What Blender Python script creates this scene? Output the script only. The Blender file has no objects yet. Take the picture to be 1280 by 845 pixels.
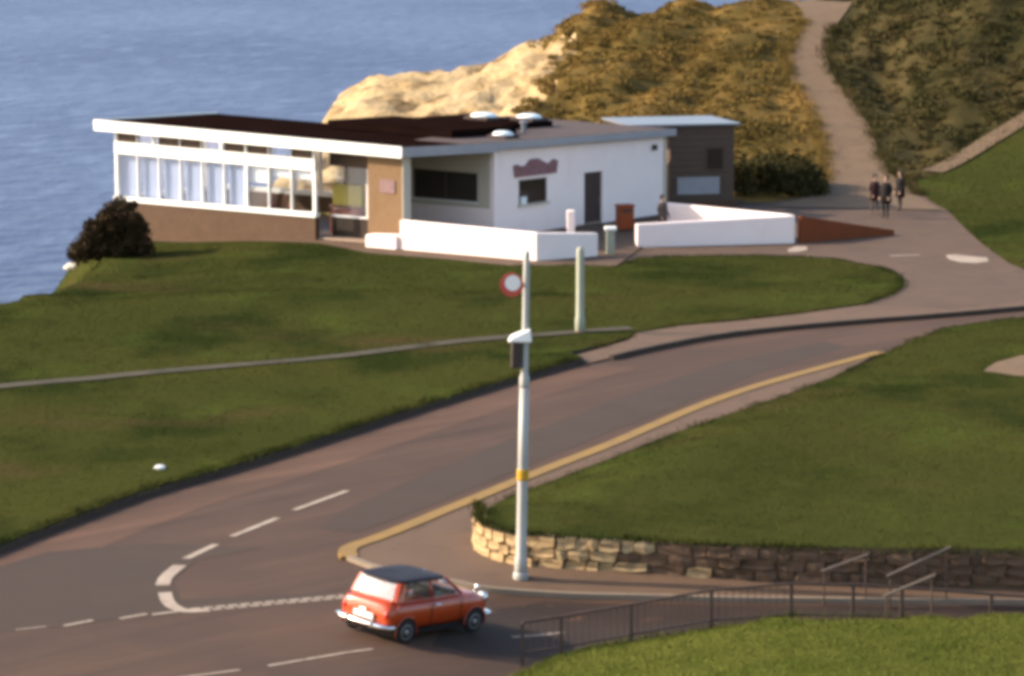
import bpy, bmesh, math, random
import numpy as np
from mathutils import Vector, Matrix, noise
from mathutils.geometry import delaunay_2d_cdt

R = math.radians
random.seed(7); rng = np.random.default_rng(7)
scene = bpy.context.scene
COL = scene.collection

# ------------------------------------------------------------------ camera
CAM_Z, PITCH, F = 14.8, R(8.28), 4000.0          # F: focal length in pixels of a 1280 wide picture
cam_d = bpy.data.cameras.new('camera'); cam = bpy.data.objects.new('camera', cam_d); COL.objects.link(cam)
cam.location = (0, 0, CAM_Z); cam.rotation_euler = (R(90) - PITCH, 0, 0)
cam_d.sensor_width = 36; cam_d.lens = F / 1280 * 36; cam_d.clip_start = 1; cam_d.clip_end = 20000
scene.camera = cam
# ------------------------------------------------------------------ sky, sun, exposure
SUN_EL = R(27); SUN_AZ = (-0.985, 0.10)            # horizontal direction towards the sun
w = bpy.data.worlds.new('World'); scene.world = w; w.use_nodes = True
nt = w.node_tree; bg = nt.nodes['Background']
sky = nt.nodes.new('ShaderNodeTexSky'); sky.sky_type = 'NISHITA'; sky.sun_disc = False
sky.sun_elevation = SUN_EL; sky.sun_rotation = math.atan2(SUN_AZ[0], SUN_AZ[1])
sky.air_density = 1.0; sky.dust_density = 2.2; sky.ozone_density = 1.0
nt.links.new(sky.outputs[0], bg.inputs[0]); bg.inputs[1].default_value = 0.15
sd = bpy.data.lights.new('sun', 'SUN'); sd.energy = 3.4; sd.angle = R(0.6); sd.color = (1.0, 0.85, 0.66)
sun = bpy.data.objects.new('sun', sd); COL.objects.link(sun)
S = Vector((SUN_AZ[0] * math.cos(SUN_EL), SUN_AZ[1] * math.cos(SUN_EL), math.sin(SUN_EL))).normalized()
sun.rotation_euler = S.to_track_quat('Z', 'Y').to_euler(); sun.location = (-40, 60, 60)
scene.render.engine = 'CYCLES'
scene.cycles.use_denoising = True
scene.cycles.max_bounces = 8; scene.cycles.transparent_max_bounces = 16
scene.cycles.filter_width = 4.4
scene.view_settings.view_transform = 'Standard'; scene.view_settings.look = 'None'
scene.view_settings.exposure = 1.35; scene.view_settings.gamma = 1.0
scene.view_settings.use_curve_mapping = False

# ------------------------------------------------------------------ terrain height
def ss(a, b, t):
    t = (t - a) / (b - a); t = 0.0 if t < 0 else 1.0 if t > 1 else t
    return t * t * (3 - 2 * t)
def pw(tab, t):
    if t <= tab[0][0]: return tab[0][1]
    for (a, va), (b, vb) in zip(tab, tab[1:]):
        if t <= b: return va + (vb - va) * (t - a) / (b - a)
    return tab[-1][1]
COAST = [(40, -60), (95, -25), (111, -18.3), (120, -17.3), (128, -16.9), (134, -17.2), (138, -18.4), (143, -17.2), (150, -13.2), (170, -11.6), (196, -11.0), (240, -9)]
RIDGE = [(-13, -.8), (-11.3, .45), (-10.6, 1.6), (-8.3, 2.55), (-3.7, 2.95), (-1, 3.7), (.5, 4.55), (1.6, 4.7), (2.9, 5.35), (4.8, 6.25), (6.5, 6.55), (9, 6.7), (13, 6.95), (17.5, 7.0), (20.5, 7.1), (22.5, 8.6), (26, 10.5), (31, 12), (60, 14)]
def g(x, y):
    z = -0.3 * ss(108, 124, y) - 0.65 * ss(-7, -16, x) * ss(104, 126, y)
    z -= 0.55 * ss(-3.2, 1.8, x) * ss(67.0, 64.2, y)
    if y > 146:
        t = min((y - 146) / 48.0, 1.0)
        k = t * t * (1.55 - .55 * t) if t < 1 else 1.0
        z += (pw(RIDGE, x) + .3) * (0.35 * k + 0.65 * ss(0, 1, t))
    if y > 196: z -= 0.45 * (y - 196)
    c = x - pw(COAST, y)
    if c < 0: z -= min(-c * 1.5, 12.5)
    return z
# path up the hill (world polyline is filled in below), used to keep scrub off it
def ray(px, py):
    d = Vector(((px - 640) / F, -(py - 422.5) / F, -1)).normalized()
    return Matrix.Rotation(R(90) - PITCH, 3, 'X') @ d
def U(px, py, off=0.0):
    """point of the terrain (raised by off) that lies in this direction from the hill the picture was taken on"""
    d = ray(px, py); o = Vector((0, 0, CAM_Z)); t = 40.0; prev = t
    while t < 420:
        p = o + d * t
        if p.z < g(p.x, p.y) + off:
            a, b = prev, t
            for _ in range(30):
                m = (a + b) / 2; q = o + d * m
                if q.z < g(q.x, q.y) + off: b = m
                else: a = m
            return o + d * b
        prev = t; t += 0.5
    return o + d * 200.0
def G(x, y, off=0.0): return Vector((x, y, g(x, y) + off))

# ------------------------------------------------------------------ materials
M = {}
def mat(name, base, rough=.8, var=None, scale=4.0, amt=.5, bump=0.0, bscale=None, metal=0.0, coat=0.0, spec=.3, detail=6, stretch=(1, 1, 1), layers=(), space='Object'):
    """procedural principled material: base colour broken up by noise layers [(colour, scale, lo, hi, stretch)]"""
    m = bpy.data.materials.new(name); m.use_nodes = True; t = m.node_tree; N = t.nodes; L = t.links
    b = N['Principled BSDF']; b.inputs['Roughness'].default_value = rough; b.inputs['Metallic'].default_value = metal
    b.inputs['Specular IOR Level'].default_value = spec
    if coat: b.inputs['Coat Weight'].default_value = coat; b.inputs['Coat Roughness'].default_value = .06
    tc = N.new('ShaderNodeTexCoord')
    geo = N.new('ShaderNodeNewGeometry')
    src = geo.outputs['Position'] if space == 'World' else tc.outputs['Object']
    def nz(sc, st, det=detail):
        mp = N.new('ShaderNodeMapping'); mp.inputs['Scale'].default_value = st[:3]; L.new(src, mp.inputs[0])
        if len(st) > 3: mp.vector_type = 'TEXTURE'; mp.inputs['Scale'].default_value = [1 / c for c in st[:3]]; mp.inputs['Rotation'].default_value = (0, 0, st[3])
        n = N.new('ShaderNodeTexNoise'); n.inputs['Scale'].default_value = sc; n.inputs['Detail'].default_value = det; n.inputs['Roughness'].default_value = .6
        L.new(mp.outputs[0], n.inputs['Vector']); return n
    col = None
    ls = list(layers)
    if var is not None: ls.insert(0, (var, scale, .5 - amt / 2, .5 + amt / 2, stretch))
    rgb = N.new('ShaderNodeRGB'); rgb.outputs[0].default_value = (*base, 1); col = rgb.outputs[0]
    for (c, sc, lo, hi, st) in ls:
        n = nz(sc, st); r = N.new('ShaderNodeMapRange'); r.inputs['From Min'].default_value = lo; r.inputs['From Max'].default_value = hi
        L.new(n.outputs[0], r.inputs[0])
        mx = N.new('ShaderNodeMix'); mx.data_type = 'RGBA'; L.new(r.outputs[0], mx.inputs['Factor'])
        L.new(col, mx.inputs['A']); mx.inputs['B'].default_value = (*c, 1); col = mx.outputs['Result']
    L.new(col, b.inputs['Base Color'])
    if bump:
        n = nz(bscale or scale * 4, (1, 1, 1), 8); bp = N.new('ShaderNodeBump'); bp.inputs['Strength'].default_value = 1.0; bp.inputs['Distance'].default_value = bump
        L.new(n.outputs[0], bp.inputs['Height']); L.new(bp.outputs[0], b.inputs['Normal'])
    M[name] = m; return m
W = 'World'
mat('asphalt', (0.04832, 0.02354, 0.01275), .9, (0.06399, 0.03155, 0.01723), .30, .4, .012, 30, space=W, layers=[((0.08159, 0.04049, 0.0224), .9, .50, .70, (.10, 1, 1, R(46))), ((0.03591, 0.01742, 0.009645), 1.1, .54, .74, (.10, 1, 1, R(46))), ((0.03918, 0.02025, 0.01137), .16, .55, .72, (1, 1, 1)), ((0.07836, 0.03908, 0.02137), 5, .60, .85, (1, 1, 1))])
mat('asphalt_dark', (0.02049, 0.01075, 0.006564), .9, (0.03073, 0.01638, 0.01025), .7, .5, .01, 30, space=W)
mat('asphalt_light', (0.06804, 0.03203, 0.01676), .9, (0.0901, 0.04293, 0.02265), .30, .4, .012, 30, space=W, layers=[((0.1148, 0.05509, 0.02944), .9, .50, .70, (.10, 1, 1, R(46))), ((0.05056, 0.02371, 0.01268), 1.1, .54, .74, (.10, 1, 1, R(46))), ((0.05517, 0.02755, 0.01495), .16, .55, .72, (1, 1, 1)), ((0.1103, 0.05318, 0.02809), 5, .60, .85, (1, 1, 1))])
mat('asphalt_mid', (0.0375, 0.02142, 0.01278), .9, (0.047, 0.0271, 0.01626), .5, .5, .01, 30, space=W, layers=[((0.055, 0.03409, 0.02168), 4, .60, .85, (1, 1, 1))])
mat('sky_sheet', (0.3224, 0.3619, 0.4655), .9, (0.4216, 0.4618, 0.5661), 2.5, .5, stretch=(6, 6, .2))
mat('asphalt_pale', (0.07566, 0.04357, 0.02623), .9, (0.09836, 0.05726, 0.03465), .5, .5, .01, 30, space=W, layers=[((0.05448, 0.03112, 0.0193), 1.2, .52, .75, (1, 1, 1))])
mat('pavement', (0.09079, 0.05291, 0.03118), .9, (0.1172, 0.06847, 0.03959), .8, .5, .008, 26, space=W, layers=[((0.06431, 0.03735, 0.02227), 1.6, .52, .75, (1, 1, 1))])
mat('path_worn', (0.04641, 0.03503, 0.01705), .9, (0.06006, 0.04581, 0.02508), .5, .5, .01, 20, space=W, layers=[((0.02457, 0.02425, 0.007022), .8, .5, .68, (1, 1, 1))])
mat('path_sand', (0.1097, 0.06754, 0.03712), .95, (0.1438, 0.0914, 0.04949), .4, .5, .02, 14, space=W, layers=[((0.0794, 0.04768, 0.027), 1.2, .52, .78, (1, 1, 1))])
mat('forecourt', (0.06809, 0.03708, 0.02137), .9, (0.09836, 0.05827, 0.03374), .9, .5, .01, 20, space=W)
mat('grass', (0.03649, 0.0414, 0.01079), .9, (0.04609, 0.04633, 0.01253), .07, .30, .012, 9, spec=.0, space=W, layers=[((0.02017, 0.02662, 0.007308), .16, .50, .62, (1, .6, 1)), ((0.05954, 0.04338, 0.01828), .13, .57, .72, (.7, 1.2, 1)), ((0.04994, 0.05915, 0.01357), .22, .55, .68, (1, .8, 1)), ((0.03265, 0.03549, 0.00957), 2.2, .52, .75, (1, 1, 1))])
mat('grass_near', (0.07668, 0.0861, 0.0166), .9, (0.1011, 0.1051, 0.02249), .4, .45, .04, 9, spec=.0, space=W, layers=[((0.05326, 0.06837, 0.01178), 1.0, .5, .72, (1, 1, 1)), ((0.1278, 0.119, 0.03213), 1.6, .60, .8, (1, 1, 1))])
mat('blade', (0.03841, 0.04338, 0.01183), .9, (0.04802, 0.0483, 0.01392), .07, .30, spec=.0, space=W, layers=[((0.02017, 0.02662, 0.007308), .16, .50, .62, (1, .6, 1)), ((0.05954, 0.04338, 0.01828), .13, .57, .72, (.7, 1.2, 1)), ((0.04994, 0.05915, 0.01357), .22, .55, .68, (1, .8, 1)), ((0.03265, 0.03549, 0.00957), 2.2, .52, .75, (1, 1, 1))])
mat('blade_near', (0.07882, 0.08863, 0.0182), .8, (0.1118, 0.114, 0.02678), .5, .4, spec=.0, space=W, layers=[((0.05326, 0.06837, 0.01285), 1.2, .5, .7, (1, 1, 1))])
mat('soil', (.026, .017, .011), .95, (.042, .028, .018), 3, .6, .02, 12, space=W)
mat('scrub_ground', (0.1216, 0.07493, 0.01933), .95, (0.07009, 0.04938, 0.01224), .25, .3, .10, 3, spec=.05, space=W, layers=[((0.1849, 0.109, 0.02963), .16, .50, .66, (1, 1, 1)), ((0.05353, 0.03746, 0.009663), .5, .56, .72, (1, 1, 1))])
mat('gorse_ground', (0.0434, 0.0336, 0.01156), .95, (0.028, 0.0252, 0.00816), .25, .3, .10, 3, spec=.05, space=W, layers=[((0.0665, 0.0476, 0.01768), .16, .50, .66, (1, 1, 1)), ((0.021, 0.0182, 0.00612), .5, .56, .72, (1, 1, 1))])
mat('gorse_leaf', (0.056, 0.0448, 0.01496), .9, (0.0406, 0.0364, 0.01156), .25, .3, spec=.08, space=W, layers=[((0.091, 0.0665, 0.02448), .16, .50, .66, (1, 1, 1)), ((0.0294, 0.0259, 0.00884), .5, .56, .70, (1, 1, 1))])
mat('scrub_leaf', (0.1787, 0.111, 0.0299), .9, (0.1104, 0.07589, 0.01994), .25, .3, spec=.08, space=W, layers=[((0.2628, 0.1574, 0.04415), .16, .50, .66, (1, 1, 1)), ((0.07888, 0.05553, 0.01495), .5, .56, .70, (1, 1, 1))])
mat('rock', (0.391, 0.2573, 0.108), .9, (0.476, 0.3486, 0.188), .3, .5, .35, 1.8, spec=.2, space=W, layers=[((0.1275, 0.07636, 0.028), .42, .48, .64, (1, .5, 1.6)), ((0.527, 0.415, 0.256), .8, .58, .8, (1, 1, 1))])
mat('kerb_dark', (0.03813, 0.02473, 0.01672), .9, (0.06101, 0.04043, 0.02728), 2, .5, .01, 14, space=W)
mat('kerb_pale', (0.1729, 0.1284, 0.088), .9, (0.2135, 0.1617, 0.1144), 2, .5, .01, 14, space=W)
mat('yellow_paint', (0.2339, 0.1332, 0.0286), .85, (0.183, 0.1094, 0.0374), 1.6, .4, .004, 30, space=W, layers=[((0.122, 0.07847, 0.044), 2.4, .6, .75, (1, 1, 1))])
mat('white_paint', (0.3596, 0.29, 0.2255), .85, (0.248, 0.1856, 0.1375), 2.2, .4, .004, 30, space=W, layers=[((0.1364, 0.0957, 0.0715), 5, .56, .72, (1, 1, 1))])
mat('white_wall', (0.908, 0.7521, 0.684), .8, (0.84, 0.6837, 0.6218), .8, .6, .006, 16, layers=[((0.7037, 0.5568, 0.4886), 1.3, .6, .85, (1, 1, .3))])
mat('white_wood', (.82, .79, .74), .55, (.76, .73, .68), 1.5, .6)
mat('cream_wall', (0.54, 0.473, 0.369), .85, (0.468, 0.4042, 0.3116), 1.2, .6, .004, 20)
mat('brick_plinth', (0.07903, 0.0428, 0.02376), .9, (0.1016, 0.05821, 0.03326), 1.5, .5, .006, 20, layers=[((0.05643, 0.03082, 0.01742), 5, .55, .75, (1, 1, 2))])
mat('pier_brick', (0.1729, 0.09988, 0.0484), .9, (0.2135, 0.1284, 0.066), 2.2, .5, .006, 20, layers=[((0.1271, 0.07134, 0.0352), 6, .55, .75, (1, 1, 2))])
mat('dark_plinth', (.03, .02, .014), .9, (.05, .035, .025), 2, .5)
mat('roof_felt', (0.008578, 0.004125, 0.003483), .9, (0.01226, 0.006278, 0.005143), .5, .5, .006, 8, spec=.0, layers=[((0.006129, 0.002958, 0.002488), 1.5, .55, .75, (1, .3, 1)), ((0.01716, 0.009412, 0.007875), .9, .66, .85, (1, 1, 1))])
mat('roof_felt_pale', (0.05491, 0.03503, 0.03136), .9, (0.0714, 0.04746, 0.04182), .7, .5, .006, 8, layers=[((0.03295, 0.02034, 0.01778), 1.6, .58, .8, (1, 1, 1))])
mat('roof_metal', (0.2053, 0.2108, 0.2292), .35, (0.1607, 0.1644, 0.18), 1.2, .6, metal=.3, spec=.5)
mat('dome', (.75, .80, .78), .25, (.66, .72, .70), 3, .5, spec=.5)
mat('dark_glass', (.022, .016, .012), .12, (.035, .024, .018), 2, .5, spec=.5)
mat('dark_door', (0.036, 0.01632, 0.01452), .5, (0.0504, 0.0238, 0.0198), 3, .5)
mat('sign_red', (0.1944, 0.0782, 0.0825), .7, (0.2592, 0.1292, 0.1254), 4, .4)
mat('plaque', (0.1728, 0.102, 0.099), .6, (0.2304, 0.136, 0.1254), 5, .4)
mat('orange_bin', (0.2592, 0.05202, 0.008316), .5, (0.2138, 0.04284, 0.007128), 3, .5)
mat('rust_wall', (0.2009, 0.04698, 0.01089), .85, (0.1562, 0.03654, 0.00891), 1.2, .5, .006, 14)
mat('post_green', (0.3312, 0.3332, 0.2508), .6, (0.2736, 0.272, 0.2046), 2, .5)
mat('pole_paint', (0.36, 0.3452, 0.3135), .45, (0.3, 0.2866, 0.2565), 1.5, .5, spec=.5, layers=[((0.216, 0.1755, 0.1368), 4, .62, .8, (1, 1, .3))])
mat('pole_yellow', (0.496, 0.2726, 0.0165), .5, (0.434, 0.232, 0.0165), 6, .5)
mat('sign_white', (.80, .76, .70), .4, (.74, .70, .64), 5, .5)
mat('sign_border', (.50, .075, .045), .45, (.42, .065, .04), 5, .5)
mat('lantern_dark', (.035, .022, .018), .5, (.05, .034, .028), 5, .5)
mat('rail_metal', (0.0495, 0.0306, 0.0231), .6, (0.0765, 0.04675, 0.033), 5, .5)
mat('rail_pale', (0.162, 0.1224, 0.09405), .6, (0.1296, 0.0969, 0.07425), 4, .5)
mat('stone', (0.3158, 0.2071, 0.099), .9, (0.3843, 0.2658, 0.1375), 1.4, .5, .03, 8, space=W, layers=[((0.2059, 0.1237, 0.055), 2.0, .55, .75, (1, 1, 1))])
mat('stone_half_shade', (.26, .18, .092), .9, (.33, .24, .13), 1.4, .5, .03, 8, space=W, layers=[((.15, .10, .055), 2.0, .52, .75, (1, 1, 1))])
mat('stone_shade', (0.08579, 0.05022, 0.02834), .9, (0.1208, 0.07134, 0.04149), 1.4, .5, .03, 8, space=W, layers=[((0.05401, 0.03139, 0.01771), 2.0, .52, .75, (1, 1, 1))])
mat('mortar', (0.08947, 0.05708, 0.0308), .95, (0.1301, 0.08561, 0.04928), 5, .5, .02, 14, space=W)
mat('car_paint', (0.4, 0.0462, 0.0063), .28, (0.36, 0.0406, 0.0056), 2, .5, coat=.5, spec=.35)
mat('car_roof', (.012, .008, .011), .55, (.018, .012, .016), 3, .5, spec=.2)
mat('chrome', (.80, .78, .74), .16, (.74, .72, .68), 6, .5, metal=1.0)
mat('rubber', (.018, .014, .012), .85, (.028, .022, .02), 8, .5)
mat('rim', (.34, .31, .28), .4, (.28, .25, .23), 8, .5, metal=.5)
mat('car_under', (.012, .009, .008), .95, (.018, .013, .011), 6, .5)
mat('seat_vinyl', (.040, .032, .030), .6, (.055, .045, .04), 6, .5)
mat('lamp_red', (.50, .03, .015), .3, (.42, .025, .012), 6, .5, spec=.5)
mat('lamp_clear', (.75, .75, .72), .15, (.66, .66, .64), 6, .5, spec=.5)
mat('plate', (.72, .70, .64), .5, (.64, .62, .56), 6, .5)
mat('bark', (.05, .033, .02), .9, (.075, .05, .03), 8, .5, .01, 20)
mat('bush_leaf', (0.04687, 0.02846, 0.01136), .85, (0.0293, 0.01841, 0.007351), 1.2, .4, spec=.12, space=W, layers=[((0.083, 0.05022, 0.01871), 2.4, .58, .75, (1, 1, 1))])
mat('pale_rock', (.58, .54, .45), .9, (.48, .43, .35), 2, .5, .02, 10)
mat('litter', (.78, .76, .72), .7, (.7, .68, .64), 8, .5)
mat('coat_black', (0.0108, 0.00696, 0.006384), .9, (0.01512, 0.01044, 0.009408), 8, .5)
mat('coat_maroon', (0.0306, 0.009744, 0.008736), .9, (0.0396, 0.01253, 0.01075), 8, .5)
mat('coat_grey', (0.072, 0.05336, 0.0476), .9, (0.09, 0.0667, 0.0588), 8, .5)
mat('trousers', (0.03, 0.02088, 0.0168), .9, (0.042, 0.029, 0.02352), 8, .5)
mat('trousers_pale', (0.102, 0.0725, 0.056), .9, (0.126, 0.0899, 0.0672), 8, .5)
mat('skin', (.45, .27, .19), .6, (.40, .23, .16), 10, .5)
mat('hair', (.025, .016, .012), .7, (.04, .025, .018), 14, .5)
mat('table_wood', (.22, .11, .055), .5, (.28, .15, .08), 4, .5, stretch=(1, 5, 1))
mat('chair_red', (.22, .07, .045), .6, (.17, .05, .035), 4, .5)
mat('cloth_yellow', (.62, .47, .10), .8, (.55, .40, .09), 4, .5)
mat('curtain', (.72, .76, .66), .85, (.62, .66, .57), 5, .5, stretch=(8, 8, 1))
mat('inner_wall', (.58, .52, .42), .85, (.50, .44, .35), 1.5, .5)
mat('floor_lino', (.25, .18, .13), .6, (.32, .23, .17), 2, .5)
mat('timber', (0.08579, 0.0546, 0.03828), .85, (0.1133, 0.07325, 0.05104), 2, .5, .004, 20, stretch=(6, 6, .6))
mat('panel_grey', (0.3312, 0.3128, 0.3168), .6, (0.2736, 0.2584, 0.264), 2, .5)

def glass_mat(name, tint, refl=.12, alpha=.75):
    """thin pane: mostly see-through, with a sky reflection that grows at a glancing view"""
    m = bpy.data.materials.new(name); m.use_nodes = True; t = m.node_tree; N = t.nodes; L = t.links
    for n in list(N): N.remove(n)
    out = N.new('ShaderNodeOutputMaterial'); tr = N.new('ShaderNodeBsdfTransparent'); gl = N.new('ShaderNodeBsdfGlossy'); fr = N.new('ShaderNodeLayerWeight')
    tr.inputs[0].default_value = (*tint, 1); gl.inputs['Roughness'].default_value = .03; gl.inputs[0].default_value = (.9, .9, .9, 1)
    fp = N.new('ShaderNodeMath'); fp.operation = 'POWER'; fp.inputs[1].default_value = 4.0; L.new(fr.outputs['Facing'], fp.inputs[0])
    a = N.new('ShaderNodeMath'); a.operation = 'ADD'; a.inputs[1].default_value = refl; a.use_clamp = True
    nz = N.new('ShaderNodeTexNoise'); nz.inputs['Scale'].default_value = 1.7
    bp = N.new('ShaderNodeBump'); bp.inputs['Distance'].default_value = .004; L.new(nz.outputs[0], bp.inputs['Height']); L.new(bp.outputs[0], gl.inputs['Normal'])
    mx = N.new('ShaderNodeMixShader'); L.new(fp.outputs[0], a.inputs[0]); L.new(a.outputs[0], mx.inputs[0]); L.new(tr.outputs[0], mx.inputs[1]); L.new(gl.outputs[0], mx.inputs[2]); L.new(mx.outputs[0], out.inputs[0])
    M[name] = m
glass_mat('pane', (.95, .97, 1.0), .06)
glass_mat('rear_glass', (.80, .80, .84), .16)
glass_mat('car_glass', (.74, .75, .77), .03)

def sea_mat():
    m = bpy.data.materials.new('sea_water'); m.use_nodes = True; t = m.node_tree; N = t.nodes; L = t.links; b = N['Principled BSDF']
    geo = N.new('ShaderNodeNewGeometry')
    def nz(sc, st, det=5):
        mp = N.new('ShaderNodeMapping'); mp.inputs['Scale'].default_value = st; L.new(geo.outputs['Position'], mp.inputs[0])
        n = N.new('ShaderNodeTexNoise'); n.inputs['Scale'].default_value = sc; n.inputs['Detail'].default_value = det; L.new(mp.outputs[0], n.inputs['Vector']); return n
    n1 = nz(.012, (1, .55, 1)); n2 = nz(.16, (1, .7, 1), 8)
    cr = N.new('ShaderNodeValToRGB'); L.new(n1.outputs[0], cr.inputs[0])
    cr.color_ramp.elements[0].position = .38; cr.color_ramp.elements[0].color = (.034, .050, .112, 1)
    cr.color_ramp.elements[1].position = .62; cr.color_ramp.elements[1].color = (.064, .088, .160, 1)
    mx = N.new('ShaderNodeMix'); mx.data_type = 'RGBA'; mx.inputs['B'].default_value = (.098, .132, .215, 1)
    r = N.new('ShaderNodeMapRange'); r.inputs['From Min'].default_value = .5; r.inputs['From Max'].default_value = .78; r.inputs['To Max'].default_value = .9; L.new(n2.outputs[0], r.inputs[0])
    L.new(r.outputs[0], mx.inputs['Factor']); L.new(cr.outputs[0], mx.inputs['A']); L.new(mx.outputs['Result'], b.inputs['Base Color'])
    b.inputs['Roughness'].default_value = .42; b.inputs['IOR'].default_value = 1.33; b.inputs['Specular IOR Level'].default_value = .25
    nb = nz(.35, (1, .8, 1), 10); bp = N.new('ShaderNodeBump'); bp.inputs['Distance'].default_value = .7; L.new(nb.outputs[0], bp.inputs['Height']); L.new(bp.outputs[0], b.inputs['Normal'])
    M['sea'] = m
sea_mat()

# ------------------------------------------------------------------ mesh helpers
def link_mesh(name, verts, faces, material, parent=None, smooth=False, mats=None, midx=None):
    me = bpy.data.meshes.new(name); me.from_pydata([tuple(v) for v in verts], [], faces)
    for mm in (mats or [material]): me.materials.append(M[mm])
    if midx is not None: me.polygons.foreach_set('material_index', midx)
    if smooth: me.polygons.foreach_set('use_smooth', [True] * len(me.polygons))
    me.update()
    o = bpy.data.objects.new(name, me); COL.objects.link(o)
    if parent: o.parent = parent
    return o
class MB:
    def __init__(s): s.v = []; s.f = []
    def add(s, vs, fs):
        b = len(s.v); s.v += [Vector(v) for v in vs]; s.f += [tuple(i + b for i in f) for f in fs]; return s
    def box(s, x0, x1, y0, y1, z0, z1):
        return s.add([(x0, y0, z0), (x1, y0, z0), (x1, y1, z0), (x0, y1, z0), (x0, y0, z1), (x1, y0, z1), (x1, y1, z1), (x0, y1, z1)],
                     [(3, 2, 1, 0), (4, 5, 6, 7), (0, 1, 5, 4), (1, 2, 6, 5), (2, 3, 7, 6), (3, 0, 4, 7)])
    def tube(s, pts, rad, n=10, cap=True):
        pts = [Vector(p) for p in pts]; rr = rad if isinstance(rad, (list, tuple)) else [rad] * len(pts); rings = []
        for i, p in enumerate(pts):
            d = (pts[min(i + 1, len(pts) - 1)] - pts[max(i - 1, 0)]).normalized()
            a = d.orthogonal().normalized() if abs(d.z) < .99 else Vector((1, 0, 0)); 
            a = (Vector((0, 0, 1)).cross(d)).normalized() if abs(d.z) < .99 else Vector((1, 0, 0))
            b = d.cross(a); rings.append([p + (a * math.cos(2 * math.pi * k / n) + b * math.sin(2 * math.pi * k / n)) * rr[i] for k in range(n)])
        vs = [v for r_ in rings for v in r_]; fs = []
        for i in range(len(pts) - 1):
            for k in range(n): k2 = (k + 1) % n; fs.append((i * n + k, i * n + k2, (i + 1) * n + k2, (i + 1) * n + k))
        if cap: fs.append(tuple(range(n - 1, -1, -1))); fs.append(tuple((len(pts) - 1) * n + k for k in range(n)))
        return s.add(vs, fs)
    def prism(s, poly, z0, z1):
        n = len(poly)
        return s.add([(p[0], p[1], z0) for p in poly] + [(p[0], p[1], z1) for p in poly],
                     [tuple(range(n - 1, -1, -1)), tuple(range(n, 2 * n))] + [(i, (i + 1) % n, (i + 1) % n + n, i + n) for i in range(n)])
    def lathe(s, prof, n=20, c=(0, 0, 0), axis='Z'):
        vs = []; fs = []
        for r_, h in prof:
            for k in range(n):
                a = 2 * math.pi * k / n; p = (r_ * math.cos(a), r_ * math.sin(a), h)
                if axis == 'Y': p = (p[0], p[2], p[1])
                if axis == 'X': p = (p[2], p[0], p[1])
                vs.append(Vector(p) + Vector(c))
        for i in range(len(prof) - 1):
            for k in range(n): k2 = (k + 1) % n; fs.append((i * n + k, i * n + k2, (i + 1) * n + k2, (i + 1) * n + k))
        fs.append(tuple(range(n - 1, -1, -1))); fs.append(tuple((len(prof) - 1) * n + k for k in range(n)))
        return s.add(vs, fs)
    def build(s, name, m, parent=None, smooth=False, bevel=0.0):
        o = link_mesh(name, s.v, s.f, m, parent, smooth)
        bm = bmesh.new(); bm.from_mesh(o.data); bmesh.ops.recalc_face_normals(bm, faces=bm.faces)
        if bevel: bmesh.ops.bevel(bm, geom=list(bm.edges), offset=bevel, segments=1, affect='EDGES', clamp_overlap=True)
        bm.to_mesh(o.data); bm.free()
        if smooth: o.data.polygons.foreach_set('use_smooth', [True] * len(o.data.polygons))
        return o
def thing(name, label, cat, loc=(0, 0, 0), rz=0.0, group=None):
    o = bpy.data.objects.new(name, None); COL.objects.link(o); o.location = loc; o.rotation_euler = (0, 0, rz); o.empty_display_size = .3
    return tag(o, label, cat, group)
def tag(o, label, cat, group=None):
    o['label'] = label; o['category'] = cat
    if group: o['group'] = group
    return o
def struct(o, label=None, cat=None, kind='structure'):
    o['kind'] = kind
    if label: o['label'] = label
    if cat: o['category'] = cat
    return o
def inside(poly, x, y):
    c = False; n = len(poly); j = n - 1
    for i in range(n):
        xi, yi = poly[i][0], poly[i][1]; xj, yj = poly[j][0], poly[j][1]
        if (yi > y) != (yj > y) and x < (xj - xi) * (y - yi) / (yj - yi) + xi: c = not c
        j = i
    return c
def dist_poly(pl, x, y, closed=False):
    p = np.array([(a[0], a[1]) for a in pl]); q = np.roll(p, -1, 0)
    if not closed: p, q = p[:-1], q[:-1]
    d = q - p; l2 = (d * d).sum(1) + 1e-12; t = np.clip(((np.array([x, y]) - p) * d).sum(1) / l2, 0, 1)
    e = p + d * t[:, None] - np.array([x, y]); return float(np.sqrt((e * e).sum(1).min()))
def dense(pl, step, closed=False):
    out = []; n = len(pl)
    for i in range(n if closed else n - 1):
        a = Vector((pl[i][0], pl[i][1])); b = Vector((pl[(i + 1) % n][0], pl[(i + 1) % n][1])); k = max(1, int((b - a).length / step))
        out += [a + (b - a) * (j / k) for j in range(k)]
    if not closed: out.append(Vector((pl[-1][0], pl[-1][1])))
    return out
def smooth_line(pl, it=2):
    pl = [Vector((p[0], p[1])) for p in pl]
    for _ in range(it):
        q = [pl[0]]
        for a, b in zip(pl, pl[1:]): q += [a * .75 + b * .25, a * .25 + b * .75]
        q.append(pl[-1]); pl = q
    return pl
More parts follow.
